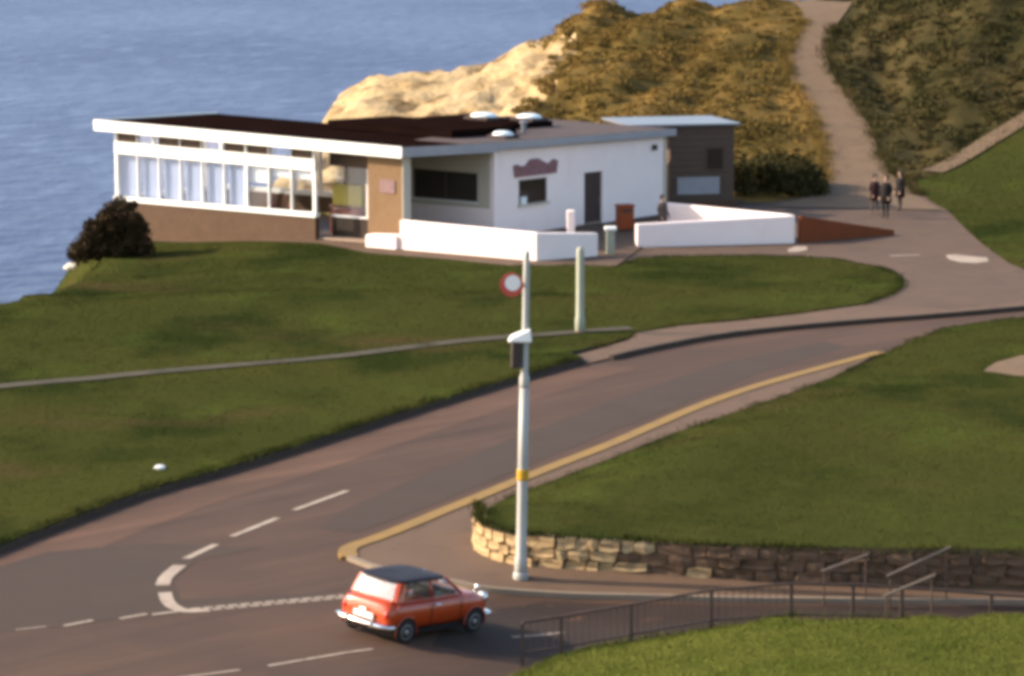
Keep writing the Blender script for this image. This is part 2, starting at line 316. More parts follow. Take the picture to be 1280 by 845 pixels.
def sheet(name, poly, zf, material, step=1.0, skirt=0.0, skirt_mat=None, parent=None, smooth=True):
    """a polygon laid over the terrain, meshed finely enough to follow zf(x, y)"""
    bd = dense(poly, step, True); n = len(bd)
    xs = [p.x for p in bd]; ys = [p.y for p in bd]; pts = list(bd)
    x = min(xs)
    while x < max(xs):
        y = min(ys)
        while y < max(ys):
            px_, py_ = x + random.uniform(-.2, .2) * step, y + random.uniform(-.2, .2) * step
            if inside(bd, px_, py_) and dist_poly(bd, px_, py_, True) > step * .35: pts.append(Vector((px_, py_)))
            y += step
        x += step
    vo, eo, fo, *_ = delaunay_2d_cdt(pts, [(i, (i + 1) % n) for i in range(n)], [list(range(n))], 1, 1e-4)
    V = [Vector((p.x, p.y, zf(p.x, p.y))) for p in vo]; Fc = []
    for f in fo:
        a, b, c = (vo[i] for i in f[:3])
        Fc.append(tuple(f) if (b - a).cross(c - a) > 0 else tuple(reversed(f)))
    mi = [0] * len(Fc)
    if skirt:
        # boundary ring comes first in vo in input order
        b0 = len(V); V += [Vector((p.x, p.y, zf(p.x, p.y) - skirt)) for p in bd]; b1 = len(V); V += [Vector((p.x, p.y, zf(p.x, p.y))) for p in bd]
        for i in range(n): j = (i + 1) % n; Fc.append((b1 + i, b0 + i, b0 + j, b1 + j)); mi.append(1)
    return link_mesh(name, V, Fc, material, parent, smooth, mats=[material, skirt_mat or material], midx=mi)
def ribbon(name, line, width, zf, material, parent=None, height=0.0):
    """a strip (or a low kerb if height > 0) along a line"""
    line = [Vector((p[0], p[1])) for p in line]; V = []; Fc = []; h = width / 2
    for i, p in enumerate(line):
        d = (line[min(i + 1, len(line) - 1)] - line[max(i - 1, 0)]).normalized(); nrm = Vector((-d.y, d.x))
        a, b = p + nrm * h, p - nrm * h
        if height:
            V += [(a.x, a.y, zf(a.x, a.y) - .15), (a.x, a.y, zf(p.x, p.y) + height), (b.x, b.y, zf(p.x, p.y) + height), (b.x, b.y, zf(b.x, b.y) - .15)]
        else: V += [(a.x, a.y, zf(a.x, a.y)), (b.x, b.y, zf(b.x, b.y))]
    k = 4 if height else 2
    for i in range(len(line) - 1):
        if height:
            for j in range(3): Fc.append((i * 4 + j, i * 4 + 4 + j, i * 4 + 5 + j, i * 4 + 1 + j))
        else: Fc.append((i * 2, i * 2 + 1, i * 2 + 3, i * 2 + 2))
    if height: Fc.append((0, 1, 2, 3)); e = (len(line) - 1) * 4; Fc.append((e + 3, e + 2, e + 1, e))
    o = link_mesh(name, V, Fc, material, parent)
    bm = bmesh.new(); bm.from_mesh(o.data); bmesh.ops.recalc_face_normals(bm, faces=bm.faces)
    if not height:
        for f in bm.faces:
            if f.normal.z < 0: f.normal_flip()
    bm.to_mesh(o.data); bm.free(); return o
def px(*pts, off=0.0): return [U(a, b, off) for a, b in pts]

# ------------------------------------------------------------------ hill path and the sea-cliff terrain
PATH_L = [(990, 2), (1004, 14), (1006, 26), (996, 45), (987, 64), (983, 84), (990, 102), (1002, 120), (1018, 148), (1026, 170), (1031, 195), (1033, 232), (1010, 246), (960, 258)]
PATH_R = [(1066, 2), (1058, 14), (1045, 32), (1036, 50), (1032, 64), (1037, 86), (1048, 104), (1064, 123), (1088, 159), (1101, 195), (1113, 216), (1150, 246), (1176, 262)]
path_poly = px(*(PATH_L + PATH_R[::-1]), off=.05)
mid = [((a.x + b.x) / 2, (a.y + b.y) / 2) for a, b in zip(px(*PATH_L), px(*PATH_R))]
MIDX = sorted((b, a) for a, b in mid)
TRACK = smooth_line(px((1165, 217), (1190, 206), (1225, 184), (1255, 166), (1300, 138), (1360, 100)), 2)

def scrub_h(x, y):
    if y < 147: return 0.0
    k = ss(147, 151, y) * ss(1.0, 2.4, dist_poly(path_poly, x, y, True) if not inside(path_poly, x, y) else 0.0)
    if x > 15: k *= ss(.4, 1.4, dist_poly(TRACK, x, y))
    v = Vector((x * .5, y * .35, 3.1))
    a = noise.fractal(v, .9, 2.1, 4); b = noise.noise(Vector((x * .22 + 9, y * .15, 1.7)))
    ac, al = (x * 3.5 - y) / 3.64, (x + 3.5 * y) / 3.64
    c = noise.noise(Vector((ac * .42, al * .085, 8.3)))
    return k * (.36 * a + .5 * b + .8 * c + .05)
def rock_h(x, y):
    v = Vector((x * .42 + y * .12, y * .16, 0)); 
    r_ = noise.ridged_multi_fractal(v, .9, 2.2, 4, 1.0, 2.0)
    st_ = noise.ridged_multi_fractal(Vector(((x * 3.0 - y) * .20, (x + 3.0 * y) * .03, 2.0)), .8, 2.1, 3, 1.0, 2.0)
    return (.30 * r_ + .38 * st_ - .95) * ss(147, 152, y) + .28 * noise.noise(Vector((x * 1.3, y * .7, 5)))
RIGHT_LAWN = px((1146, 226), (1170, 219), (1195, 207), (1228, 186), (1260, 168), (1330, 125), (1500, 110), (1700, 140), (1700, 325), (1400, 340), (1300, 345), (1262, 330), (1228, 306), (1205, 285), (1185, 264), (1160, 250))
def rock_edge(x, y): return 2.9 + 3.2 * noise.fractal(Vector((y * .16, x * .12, 0)), .9, 2.0, 4) + (y - 190) * .05
def terrain():
    x0, x1, y0, y1, st = -62.0, 62.0, 40.0, 262.0, .62
    nx, ny = int((x1 - x0) / st) + 1, int((y1 - y0) / st) + 1
    V = []; rockm = []
    for j in range(ny):
        y = y0 + j * st
        for i in range(nx):
            x = x0 + i * st; z = g(x, y); c = x - pw(COAST, y)
            edge = rock_edge(x, y)
            rk = (y > 146 and x < edge) or c < -.6
            if y < 147: z -= .36
            elif inside(RIGHT_LAWN, x, y): z -= .10
            elif rk: z += rock_h(x, y) * min(1, max(0, (c + 2) / 4) + .15)
            else: z += scrub_h(x, y)
            if c < -.2: z += .8 * noise.noise(Vector((x * .5, y * .5, z * .4))) * min(1, -c * .4)
            V.append((x, y, z)); rockm.append(rk)
    A = []; B = []
    for j in range(ny - 1):
        for i in range(nx - 1):
            a = j * nx + i; f = (a, a + 1, a + nx + 1, a + nx)
            (B if rockm[a] + rockm[a + 1] + rockm[a + nx] + rockm[a + nx + 1] >= 2 else A).append(f)
    def sub(name, Fs, m):
        used = sorted({i for f in Fs for i in f}); mp = {k: n for n, k in enumerate(used)}
        return link_mesh(name, [V[i] for i in used], [tuple(mp[i] for i in f) for f in Fs], m, smooth=True)
    def right_of_path(f):
        x, y = V[f[0]][0], V[f[0]][1]; return y > 146 and x > pw(MIDX, y)
    struct(sub('hillside', [f for f in A if not right_of_path(f)], 'scrub_ground'), 'golden brown rough hillside behind the white cafe')
    struct(sub('hillside', [f for f in A if right_of_path(f)], 'gorse_ground'), 'dark olive hillside to the right of the sandy path')
    struct(sub('cliff', B, 'rock'), 'sunlit yellow rocky cliff above the sea')
terrain()
sea = link_mesh('sea', [(-6000, -200, -12), (6000, -200, -12), (6000, 12000, -12), (-6000, 12000, -12)], [(0, 1, 2, 3)], 'sea')
struct(sea, 'calm grey blue sea beyond the headland')
struct(sheet('hill_path', path_poly, lambda x, y: g(x, y) + .05, 'path_sand', 1.2), 'pale sandy path winding up the hill')
struct(ribbon('hill_track', dense(TRACK, .8), 1.1, lambda x, y: g(x, y) + .10, 'path_sand'), 'narrow dry track slanting up the right hillside')

# ------------------------------------------------------------------ roads, plaza, lawns, pavements
def under_lawn(x, y):
    if 70 < y < 125 and inside(lawn_poly, x, y) and dist_poly(lawn_poly, x, y, True) > 1.3: return True
    return 67 < y < 110 and x > 0 and inside(lawnr_poly, x, y) and dist_poly(lawnr_poly, x, y, True) > 1.3
def road_grid():
    x0, x1, y0, y1, st = -32.0, 34.0, 44.0, 150.0, .55; V = []; Fc = []
    nx, ny = int((x1 - x0) / st) + 1, int((y1 - y0) / st) + 1
    ok = []
    for j in range(ny):
        for i in range(nx):
            x, y = x0 + i * st, y0 + j * st; V.append((x, y, g(x, y))); c = x - pw(COAST, y); ok.append(c > 2.2 and not (y > 118 and x < -9) and not under_lawn(x, y))
    for j in range(ny - 1):
        for i in range(nx - 1):
            a = j * nx + i
            if ok[a] and ok[a + 1] and ok[a + nx] and ok[a + nx + 1]: Fc.append((a, a + 1, a + nx + 1, a + nx))
    used = sorted({i for f in Fc for i in f}); mp = {k: n for n, k in enumerate(used)}
    struct(link_mesh('road', [V[i] for i in used], [tuple(mp[i] for i in f) for f in Fc], 'asphalt', smooth=True), 'worn brown grey asphalt road and junction')
# paler apron in front of the path and cafe
plaza = px((760, 338), (800, 322), (960, 318), (1040, 322), (1100, 334), (1130, 350), (1128, 364), (1082, 381), (1120, 392), (1190, 391), (1290, 381), (1330, 372), (1700, 338), (1700, 320), (1400, 335), (1262, 325), (1228, 302), (1205, 282), (1185, 260), (1150, 243), (1050, 236), (960, 254), (900, 262), (840, 300), (770, 312))
struct(sheet('plaza', plaza, lambda x, y: g(x, y) + .012, 'asphalt_pale', 1.0), 'pale asphalt apron between cafe and hill path')

LAWN = [(-120, 735), (0, 690), (60, 666), (100, 651), (180, 621), (300, 587), (400, 555), (500, 522), (600, 491), (650, 476), (700, 462), (728, 454), (712, 446), (745, 437), (786, 424), (792, 418), (850, 408), (920, 402), (1000, 393), (1080, 381), (1112, 370), (1128, 358), (1122, 345), (1100, 336), (1040, 325), (960, 321), (860, 322), (800, 324), (770, 336), (735, 334), (690, 334), (640, 334), (560, 326), (460, 318), (400, 306), (300, 303), (190, 303), (150, 306), (110, 322), (85, 334), (40, 354), (0, 372), (-60, 396), (-160, 440)]
lawn_poly = [U(a, b) for a, b in LAWN]
kerb_left = smooth_line([U(a, b) for a, b in LAWN[:12]], 2)
def lawn_z(x, y):
    k = 1 - ss(0, 5, dist_poly(kerb_left, x, y))
    return g(x, y) + .06 + .12 * k + .22 * noise.noise(Vector((x * .07 + 3, y * .16, 0))) * ss(1, 7, dist_poly(lawn_poly, x, y, True)) + .05 * noise.noise(Vector((x * .3, y * .3, 0))) * ss(0, 2, dist_poly(lawn_poly, x, y, True))
L1 = struct(sheet('lawn', lawn_poly, lawn_z, 'grass', 1.0, .55, 'soil'), 'dark green sloping lawn in front of the cafe')
struct(ribbon('kerb', dense(kerb_left, .8), .12, lambda x, y: g(x, y), 'kerb_dark', height=.12), 'dark kerb along the edge of the cafe lawn')
side = [p - Vector((-(q - p).normalized().y, (q - p).normalized().x)) * 1.15 for p, q in zip(kerb_left, kerb_left[1:])]
struct(ribbon('worn_strip', dense(side, .6), 1.5, lambda x, y: g(x, y) + .004, 'asphalt_light'), 'paler worn strip of road beside the cafe lawn kerb')
foot_line = smooth_line(px((-60, 492), (0, 486), (130, 474), (300, 459), (450, 443), (540, 433), (640, 424), (720, 417), (790, 413)), 2)
struct(ribbon('footpath', dense(foot_line, .8), .72, lambda x, y: lawn_z(x, y) + .03, 'path_worn'), 'thin footpath crossing the cafe lawn')
# pavement on the far side of the road
pv = px((706, 449), (745, 439), (786, 427), (795, 418), (850, 409), (920, 403), (1000, 394), (1080, 383), (1190, 389), (1330, 374), (1700, 340), (1700, 348), (1340, 382), (1190, 395), (1040, 406), (900, 420), (800, 440), (764, 449), (735, 456))
struct(sheet('pavement', pv, lambda x, y: g(x, y) + .05, 'pavement', 1.0, .2), 'pavement along the far side of the road')
kerb_far = smooth_line(px((764, 450), (800, 441), (900, 421), (1040, 407), (1190, 396), (1340, 382), (1700, 348)), 2)
struct(ribbon('kerb', dense(kerb_far, .8), .15, lambda x, y: g(x, y), 'kerb_dark', height=.15), 'dark kerb of the far pavement')
# right lawn behind the stone wall
WALL_PX = [(599, 668), (601, 688), (612, 698), (640, 707), (700, 712), (760, 715), (830, 719), (900, 724), (990, 729), (1100, 733), (1280, 737), (1400, 739), (2000, 745)]
wall_line = [U(a, b) for a, b in WALL_PX]
YEL = [(437, 700), (433, 692), (441, 686), (470, 677), (520, 657), (560, 640), (600, 624), (640, 607), (700, 583), (760, 560), (810, 538), (860, 516), (910, 497), (960, 481), (1040, 459), (1100, 443)]
LAWN_R = WALL_PX[::-1] + [(606, 640), (640, 622), (700, 600), (760, 577), (840, 545), (900, 524), (970, 500), (1040, 474), (1100, 448), (1150, 424), (1180, 411), (1290, 397), (1400, 385), (1700, 362), (2000, 350)]
lawnr_poly = [U(a, b) for a, b in LAWN_R]
open_edge = [U(a, b) for a, b in LAWN_R[len(WALL_PX):]]
def lawnr_z(x, y):
    e = dist_poly(open_edge, x, y); wd = dist_poly(wall_line, x, y)
    return g(x, y) * ss(.2, 2, wd) + .05 + .66 * ss(0, 2.6, e) * (1 - .85 * ss(5, 26, wd)) * (.86 + .14 * ss(0, 6, x)) + .04 * noise.noise(Vector((x * .4, y * .4, 3))) + .22 * noise.noise(Vector((x * .09, y * .15, 6))) * ss(1, 6, min(e, wd))
struct(sheet('lawn', lawnr_poly, lawnr_z, 'grass', .9, .8, 'soil'), 'green lawn behind the low stone wall on the right')
road_grid()
# pavement corner inside the yellow line
pvr = px(*(YEL[1:] + [(1040, 474), (970, 500), (900, 524), (840, 545), (760, 577), (700, 600), (640, 622), (606, 640), (600, 668), (601, 690), (612, 700), (640, 709), (700, 714), (830, 721), (900, 726), (990, 731), (1100, 735), (1400, 741), (2000, 747), (2000, 761), (1400, 755), (1100, 752), (900, 750), (800, 747), (660, 742), (605, 738), (570, 730), (520, 722), (470, 712), (444, 704)]))
struct(sheet('pavement', pvr, lambda x, y: g(x, y) + .06, 'pavement', .8, .2), 'pavement corner between yellow line and stone wall')
yel_w = smooth_line([U(a, b) for a, b in YEL], 2)
struct(ribbon('yellow_kerb', dense(yel_w, .5), .40, lambda x, y: g(x, y), 'yellow_paint', height=.085), 'yellow painted kerb curving round the pavement corner')
kp = smooth_line(px((437, 700), (470, 713), (520, 723), (570, 731), (605, 739), (660, 743), (800, 748), (900, 751), (1100, 753), (1400, 756), (2000, 762)), 2)
struct(ribbon('kerb', dense(kp, .5), .16, lambda x, y: g(x, y), 'kerb_pale', height=.095), 'pale kerb at the foot of the stone wall pavement')
tar = px((600, 762), (680, 752), (800, 755), (900, 757), (1100, 758), (1400, 760), (1400, 800), (1000, 800), (800, 812), (690, 822), (600, 818), (540, 806), (560, 780))
struct(sheet('tarmac_patch', tar, lambda x, y: g(x, y) + .006, 'asphalt_dark', .5), 'dark tarmac of the road beside the railing')  # darker sheet laid over the road beside the railing
jn = px((-60, 726), (60, 690), (190, 679), (330, 685), (246, 700), (216, 726), (226, 750), (400, 741), (430, 747), (200, 767), (60, 785), (-60, 796))
struct(sheet('tarmac_patch', jn, lambda x, y: g(x, y) + .005, 'asphalt_mid', .6), 'darker resurfaced tarmac at the junction mouth')
lane = px((446, 666), (520, 640), (640, 590), (800, 525), (960, 463), (1060, 434), (1030, 427), (900, 454), (760, 502), (620, 556), (500, 606), (420, 642), (400, 662))
struct(sheet('tarmac_patch', lane, lambda x, y: g(x, y) + .005, 'asphalt_mid', .7), 'darker tarmac lane beside the yellow kerb')
# near bank
def bank_top(x): return .02 + .23 * ss(-1.5, 1.8, x) + .90 * ss(-1.0, 6.2, x)
BANK = [(-.7, 56.5), (.1, 58.8), (.8, 59.9), (1.5, 60.35), (2.4, 60.5), (4.0, 60.55), (5.6, 60.6), (8, 60.7), (14, 60.9), (30, 61.1), (30, 46), (-1.0, 46)]
def bankz(x, y): return g(x, y) + .05 + bank_top(x) * ss(0, 1.0, 61.3 - y) + .03 * noise.noise(Vector((x * .6, y * .6, 3)))
struct(sheet('grass_bank', BANK, bankz, 'grass_near', .6, .6, 'soil'), 'bright yellow green grass bank in the foreground')
struct(sheet('lawn', RIGHT_LAWN, lambda x, y: g(x, y) + .03, 'grass', 1.2), 'dark green lawn below the right hillside')
patch = px((1229, 474), (1245, 462), (1275, 452), (1330, 444), (1330, 484), (1270, 481))
struct(sheet('bare_patch', patch, lambda x, y: lawnr_z(x, y) + .02, 'path_sand', .6), 'pale bare patch worn in the right lawn')
fore = px((190, 301), (300, 298), (395, 291), (470, 296), (600, 290), (760, 280), (830, 285), (800, 312), (770, 334), (690, 336), (640, 336), (560, 328), (460, 320), (400, 308), (300, 305), (190, 305))
struct(sheet('forecourt', fore, lambda x, y: g(x, y) + .05, 'forecourt', .9), 'brown paved strip in front of the cafe')

# ------------------------------------------------------------------ painted markings
def mark(a, b, wd, label=None):
    A, B = U(*a), U(*b); o = ribbon('road_marking', dense([A, B], .25), wd, lambda x, y: g(x, y) + .014, 'white_paint'); struct(o)
    o['label'] = label or 'white painted dash on the road'
for a, b, wd in [((368, 638), (434, 614), .17), ((290, 671), (347, 648), .18), ((232, 699), (270, 681), .19), ((80, 783), (116, 776), .12), ((150, 774), (184, 768), .12), ((190, 769), (222, 765), .12), ((20, 788), (58, 784), .07), ((335, 833), (466, 812), .10), ((210, 850), (300, 838), .09), ((640, 797), (705, 791), .08), ((1112, 320), (1150, 319), .22)]:
    mark(a, b, wd)
def markline(pts, wd, label, gaps=None):
    ln = dense(smooth_line(px(*pts), 2), .18); o = ribbon('road_marking', ln, wd, lambda x, y: g(x, y) + .011, 'white_paint'); struct(o, label)
markline([(203, 732), (207, 721), (225, 707)], .30, 'thick curved white dash at the junction mouth')
markline([(206, 741), (210, 755), (228, 765), (262, 763)], .28, 'curved white give way line at the junction mouth')
ga, gb = U(232, 764), U(432, 746)
for k in range(13):
    t0, t1 = k / 13, (k + .80) / 13
    for s_, dx in ((-.10, 0), (.10, .5 / 13)):
        d = (gb - ga); nn = Vector((-d.y, d.x, 0)).normalized() * s_
        a = ga + d * min(1, t0 + dx) + nn; b = ga + d * min(1, t1 + dx) + nn
        struct(ribbon('road_marking', [a, b], .13, lambda x, y: g(x, y) + .012, 'white_paint'), 'short white dash of the double give way line')
wear = smooth_line(px((180, 676), (300, 640), (420, 598), (560, 546), (700, 497), (860, 455)), 2)
for nm, pts in (('white painted mark on the apron beside the right lawn', [(1182, 320), (1195, 319), (1212, 321), (1234, 323), (1236, 328), (1220, 330), (1200, 329), (1186, 325)]), ('small white painted mark beside the terrace wall', [(984, 313), (994, 309), (1008, 309), (1010, 313), (998, 316), (986, 316)])):
    struct(sheet('road_marking', px(*pts), lambda x, y: g(x, y) + .035, 'white_paint', .5), nm)

# ------------------------------------------------------------------ the cafe
CA = math.atan2(.797, .602); CO = Vector((-4.68, 129.25, -.3))
cafe = thing('cafe', 'low white flat roofed seaside cafe with long glazed front', 'building', CO, CA)
def cb(name, m, *b, parent=None, bevel=0): 
    mb = MB(); mb.box(*b); return mb.build(name, m, parent or cafe, bevel=bevel)
ZT = 3.8                                           # eaves height above the cafe floor
YL = 15.8                                          # far end of the glazed wing
# floor and plinth
cb('floor', 'floor_lino', .2, 7.0, 1.3, YL, -.9, .12)
cb('floor', 'floor_lino', 4.9, 17.3, -1.2, 8.4, -.6, .1 - .012)
cb('plinth', 'brick_plinth', 0, .28, 4.35, YL, -1.6, .95)
cb('plinth', 'brick_plinth', .28, 7.0, YL - .28, YL, -1.6, .95)
cb('plinth', 'brick_plinth', 6.72, 7.0, 8.4, YL - .28, -1.6, .95)
sill = cb('sill', 'white_wood', -.07, .22, 4.3, YL + .05, .95, 1.15)
cb('sill', 'white_wood', .22, 7.05, YL - .2, YL + .05, .95, 1.15)
cb('sill', 'white_wood', 6.8, 7.05, 8.4, YL - .2, .95, 1.15)
# glazed front: mullions, transom, upper lights
NB = 9
ys = [4.42 + (YL - 4.5) * i / NB for i in range(NB + 1)]
for i, yy in enumerate(ys):
    tk = .15 if i in (0, 3, NB) else .055
    cb('mullion', 'white_wood', .02, .17, yy - tk / 2, yy + tk / 2, 1.15, ZT - .02)
cb('transom', 'white_wood', .0, .19, 4.38, YL, 2.83, 3.30)
for i in range(NB):
    mb = MB(); mb.box(.085, .097, ys[i] + .02, ys[i + 1] - .02, 1.15, 2.83); mb.build('pane', 'pane', cafe)
    mb = MB(); mb.box(.085, .097, ys[i] + .02, ys[i + 1] - .02, 3.30, ZT - .02)
    mb.build('upper_light', 'timber' if i % 3 != 1 else 'pane', cafe)
    if i in (0, 1, 2): cb('roller_blind', 'white_wood', .22, .235, ys[i] + .08, ys[i + 1] - .08, 2.45 - .3 * (i == 2), 2.85)
for i in range(3, NB):  # added pale blue sheets stand in for bright sea and sky behind the glass
    nn_ = 22; y0_, y1_ = ys[i] + .06, ys[i + 1] - .06
    cp = [(.30 + .010 * math.sin(k * 1.3 + i), y0_ + (y1_ - y0_) * k / nn_) for k in range(nn_ + 1)]
    mb = MB(); mb.add([(x, y, 1.17) for x, y in cp] + [(x, y, 2.86) for x, y in cp], [(k, k + 1, k + nn_ + 2, k + nn_ + 1) for k in range(nn_)]); mb.build('added_sky_sheet', 'sky_sheet', cafe, True)
# left end and back glazing: the sea shows through
xs_ = [.17 + (6.8 - .17) * i / 6 for i in range(7)]
for i, xx in enumerate(xs_): cb('mullion', 'white_wood', xx - .05, xx + .05, YL - .17, YL - .02, 1.15, ZT - .02)
for i in range(6): cb('pane', 'pane', xs_[i] + .02, xs_[i + 1] - .02, YL - .1, YL - .088, 1.15, ZT - .02)
yb = [8.5 + (YL - 8.6) * i / 5 for i in range(6)]
for i, yy in enumerate(yb): cb('mullion', 'white_wood', 6.83, 6.98, yy - .05, yy + .05, 1.15, ZT - .02)
for i in range(5): cb('pane', 'pane', 6.9, 6.912, yb[i] + .02, yb[i + 1] - .02, 1.15, ZT - .02)
# inner wall that closes the right part of the glazed room
cb('inner_wall', 'inner_wall', 7.0 - .2, 7.0, 1.3, 8.4, .12, ZT - .02)
# entrance recess: low dark base, glazed screen, curtain
cb('entrance_base', 'dark_plinth', 1.0, 1.2, 1.55, 4.3, -.3, .93)
cb('entrance_sill', 'white_wood', .97, 1.22, 1.55, 4.3, .93, .99)
cb('pane', 'pane', 1.08, 1.092, 1.6, 4.28, .99, 3.0)
cb('entrance_beam', 'timber', .95, 1.25, 1.55, 4.35, 3.0, ZT - .02)
cb('mullion', 'white_wood', 1.02, 1.16, 2.36, 2.44, .99, 3.0)
cur = MB()
cp = [(1.32 + .035 * math.sin(k * 1.9), 2.02 + k * .024) for k in range(26)]
cur.add([(x, y, 1.0) for x, y in cp] + [(x, y, 3.0) for x, y in cp], [(k, k + 1, k + 27, k + 26) for k in range(25)])
cur.build('curtain', 'curtain', cafe)
# corner pier with plaque
pier = cb('pier', 'pier_brick', -.02, .45, -.32, 1.5, -.4, ZT)
pl = cb('plaque', 'plaque', -.055, -.022, .05, .85, 2.2, 2.75, parent=cafe)
cb('pier_trim', 'cream_wall', -.035, .47, -.36, -.323, -.4, ZT)
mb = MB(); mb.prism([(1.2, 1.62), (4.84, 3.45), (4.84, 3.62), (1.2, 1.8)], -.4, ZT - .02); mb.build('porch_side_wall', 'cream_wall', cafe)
# recessed porch wall with the long dark window
wx = 4.84
def wall_with_holes(name, m, axis, pos, thick, a0, a1, z0, z1, holes):
    """vertical wall on a plane, built of blocks round rectangular openings"""
    mb = MB(); cuts = sorted({a0, a1, *[h[0] for h in holes], *[h[1] for h in holes]})
    for u0, u1 in zip(cuts, cuts[1:]):
        hs = sorted([h for h in holes if h[0] <= u0 + 1e-6 and h[1] >= u1 - 1e-6], key=lambda h: h[2]); zz = z0
        for h in hs + [None]:
            top = h[2] if h else z1
            if top > zz + 1e-6:
                if axis == 'X': mb.box(pos, pos + thick, u0, u1, zz, top)
                else: mb.box(u0, u1, pos, pos + thick, zz, top)
            if h: zz = h[3]
    return mb.build(name, m, cafe)
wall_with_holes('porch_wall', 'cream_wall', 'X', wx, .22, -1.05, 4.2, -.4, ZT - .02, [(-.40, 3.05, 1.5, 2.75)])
def window(x0, x1, y0, y1, z0, z1, axis, glassm='dark_glass', framem='timber', nm=1):
    """a window set back in its opening: frame is a sub-part of the pane"""
    if axis == 'X':
        p = cb('window', glassm, x0 + .10, x0 + .115, y0, y1, z0, z1)
        mb = MB(); t = .05
        mb.box(x0 + .05, x0 + .098, y0, y1, z0, z0 + t); mb.box(x0 + .05, x0 + .098, y0, y1, z1 - t, z1)
        for k in range(nm + 2): yy = y0 + (y1 - y0 - t) * k / (nm + 1); mb.box(x0 + .05, x0 + .098, yy, yy + t, z0 + t, z1 - t)
    else:
        p = cb('window', glassm, x0, x1, y0 + .10, y0 + .115, z0, z1)
        mb = MB(); t = .05
        mb.box(x0, x1, y0 + .05, y0 + .098, z0, z0 + t); mb.box(x0, x1, y0 + .05, y0 + .098, z1 - t, z1)
        for k in range(nm + 2): xx = x0 + (x1 - x0 - t) * k / (nm + 1); mb.box(xx, xx + t, y0 + .05, y0 + .098, z0 + t, z1 - t)
    mb.build('frame', framem, p)
window(wx, 0, -.40, 3.05, 1.5, 2.75, 'X', nm=1)
cb('window_sill', 'white_wood', wx - .07, wx + .05, -.45, 3.1, 1.43, 1.5 - .003)
cb('porch_lit_band', 'white_wall', wx - .02, wx - .003, -1.04, 3.4, -.4, 1.25)  # white band puts the sunlit lower wall below the eave shade into colour
# right hand facade with serving window, sign, door
fy = -1.27
wall_with_holes('facade', 'white_wall', 'Y', fy, .22, wx, 17.4, -.5, ZT - .02, [(6.55, 8.55, 1.28, 2.38), (11.25, 12.6, -.08, 2.38)])
window(6.55, 8.55, fy, 0, 1.28, 2.38, 'Y', nm=0)
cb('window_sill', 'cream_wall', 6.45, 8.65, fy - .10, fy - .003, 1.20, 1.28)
cb('jar', 'litter', 6.75, 7.15, fy + .02, fy + .085, 1.285, 1.62)
dr = cb('door', 'dark_door', 11.25, 12.6, fy + .10, fy + .14, -.08, 2.38)
mb = MB(); mb.tube([(12.45, fy + .06, .9), (12.45, fy + .06, 1.15)], .02, 8); mb.build('handle', 'chrome', dr)
cb('doorstep', 'cream_wall', 11.1, 12.75, fy - .35, fy - .003, -.3, -.085)
cb('facade_return', 'white_wall', 17.18, 17.4, fy + .22, 7.6, -.5, ZT - .02)
cb('corner_strip', 'cream_wall', 17.28, 17.46, fy - .05, fy - .003, -.5, ZT - .02)
sg = MB()
hump = [(6.25, 2.52), (9.15, 2.55), (9.25, 3.1), (8.95, 3.18), (8.6, 2.98), (8.2, 3.12), (7.85, 3.28), (7.3, 3.26), (7.0, 3.02), (6.7, 2.98), (6.4, 3.08), (6.15, 3.05)]
n = len(hump)
sg.add([(x, fy - .075, z) for x, z in hump] + [(x, fy - .004, z) for x, z in hump], [tuple(range(n)), tuple(range(2 * n - 1, n - 1, -1))] + [(i, i + n, (i + 1) % n + n, (i + 1) % n) for i in range(n)])
sgo = sg.build('signboard', 'sign_red', cafe); sgo['label'] = 'muted red signboard with humped top above the serving window'
wl = MB(); wl.box(16.35, 16.6, fy - .16, fy - .004, 3.15, 3.42); wl.build('wall_lamp', 'lantern_dark', cafe, bevel=.02)
cb('back_wall', 'white_wall', 9.0, 17.18, 7.4, 7.6, -.5, ZT - .02)
# roof: slab, fascia, raised section, skylight domes
RP = [(-.42, -.55), (wx - .1, -1.55), (17.75, -1.55), (17.75, 7.9), (7.4, 7.9), (7.4, YL + .75), (-.42, YL + .75)]
mb = MB(); mb.prism(RP, ZT, ZT + .30); roof = mb.build('roof', 'roof_felt', cafe)
RP2 = [(9.6, 7.75), (17.62, 7.75), (17.62, -1.42), (wx - .08, -1.42), (3.2, -1.06), (3.2, 1.6), (9.6, 3.3)]
mb = MB(); mb.prism(RP2[::-1], ZT + .302, ZT + .34); mb.build('roof_covering', 'roof_felt_pale', roof)
def fascia(a, b, t, z0, z1, m, nm='fascia'):
    a, b = Vector(a), Vector(b); d = (b - a).normalized(); nn = Vector((d.y, -d.x)) * t
    mb = MB(); mb.prism([a, a + nn, b + nn, b][::-1], z0, z1); return mb.build(nm, m, roof)
fascia((-.425, YL + .78), (-.425, -.60), -.05, ZT - .10, ZT + .36, 'white_wood')
fascia((-.40, -.605), (wx - .1, -1.605), .05, ZT - .06, ZT + .33, 'panel_grey')
fascia((wx - .1, -1.555), (17.8, -1.555), .05, ZT + .02, ZT + .33, 'panel_grey')
fascia((-.42, YL + .755), (7.45, YL + .755), -.05, ZT - .10, ZT + .36, 'white_wood')
mb = MB(); mb.box(4.9, 9.4, 1.0, 7.8, ZT + .345, ZT + .68); mb.build('raised_roof', 'roof_felt', roof)
mb = MB(); mb.box(9.75, 14.2, 2.6, 7.4, ZT + .345, ZT + .595); mb.build('raised_roof', 'roof_felt', roof)
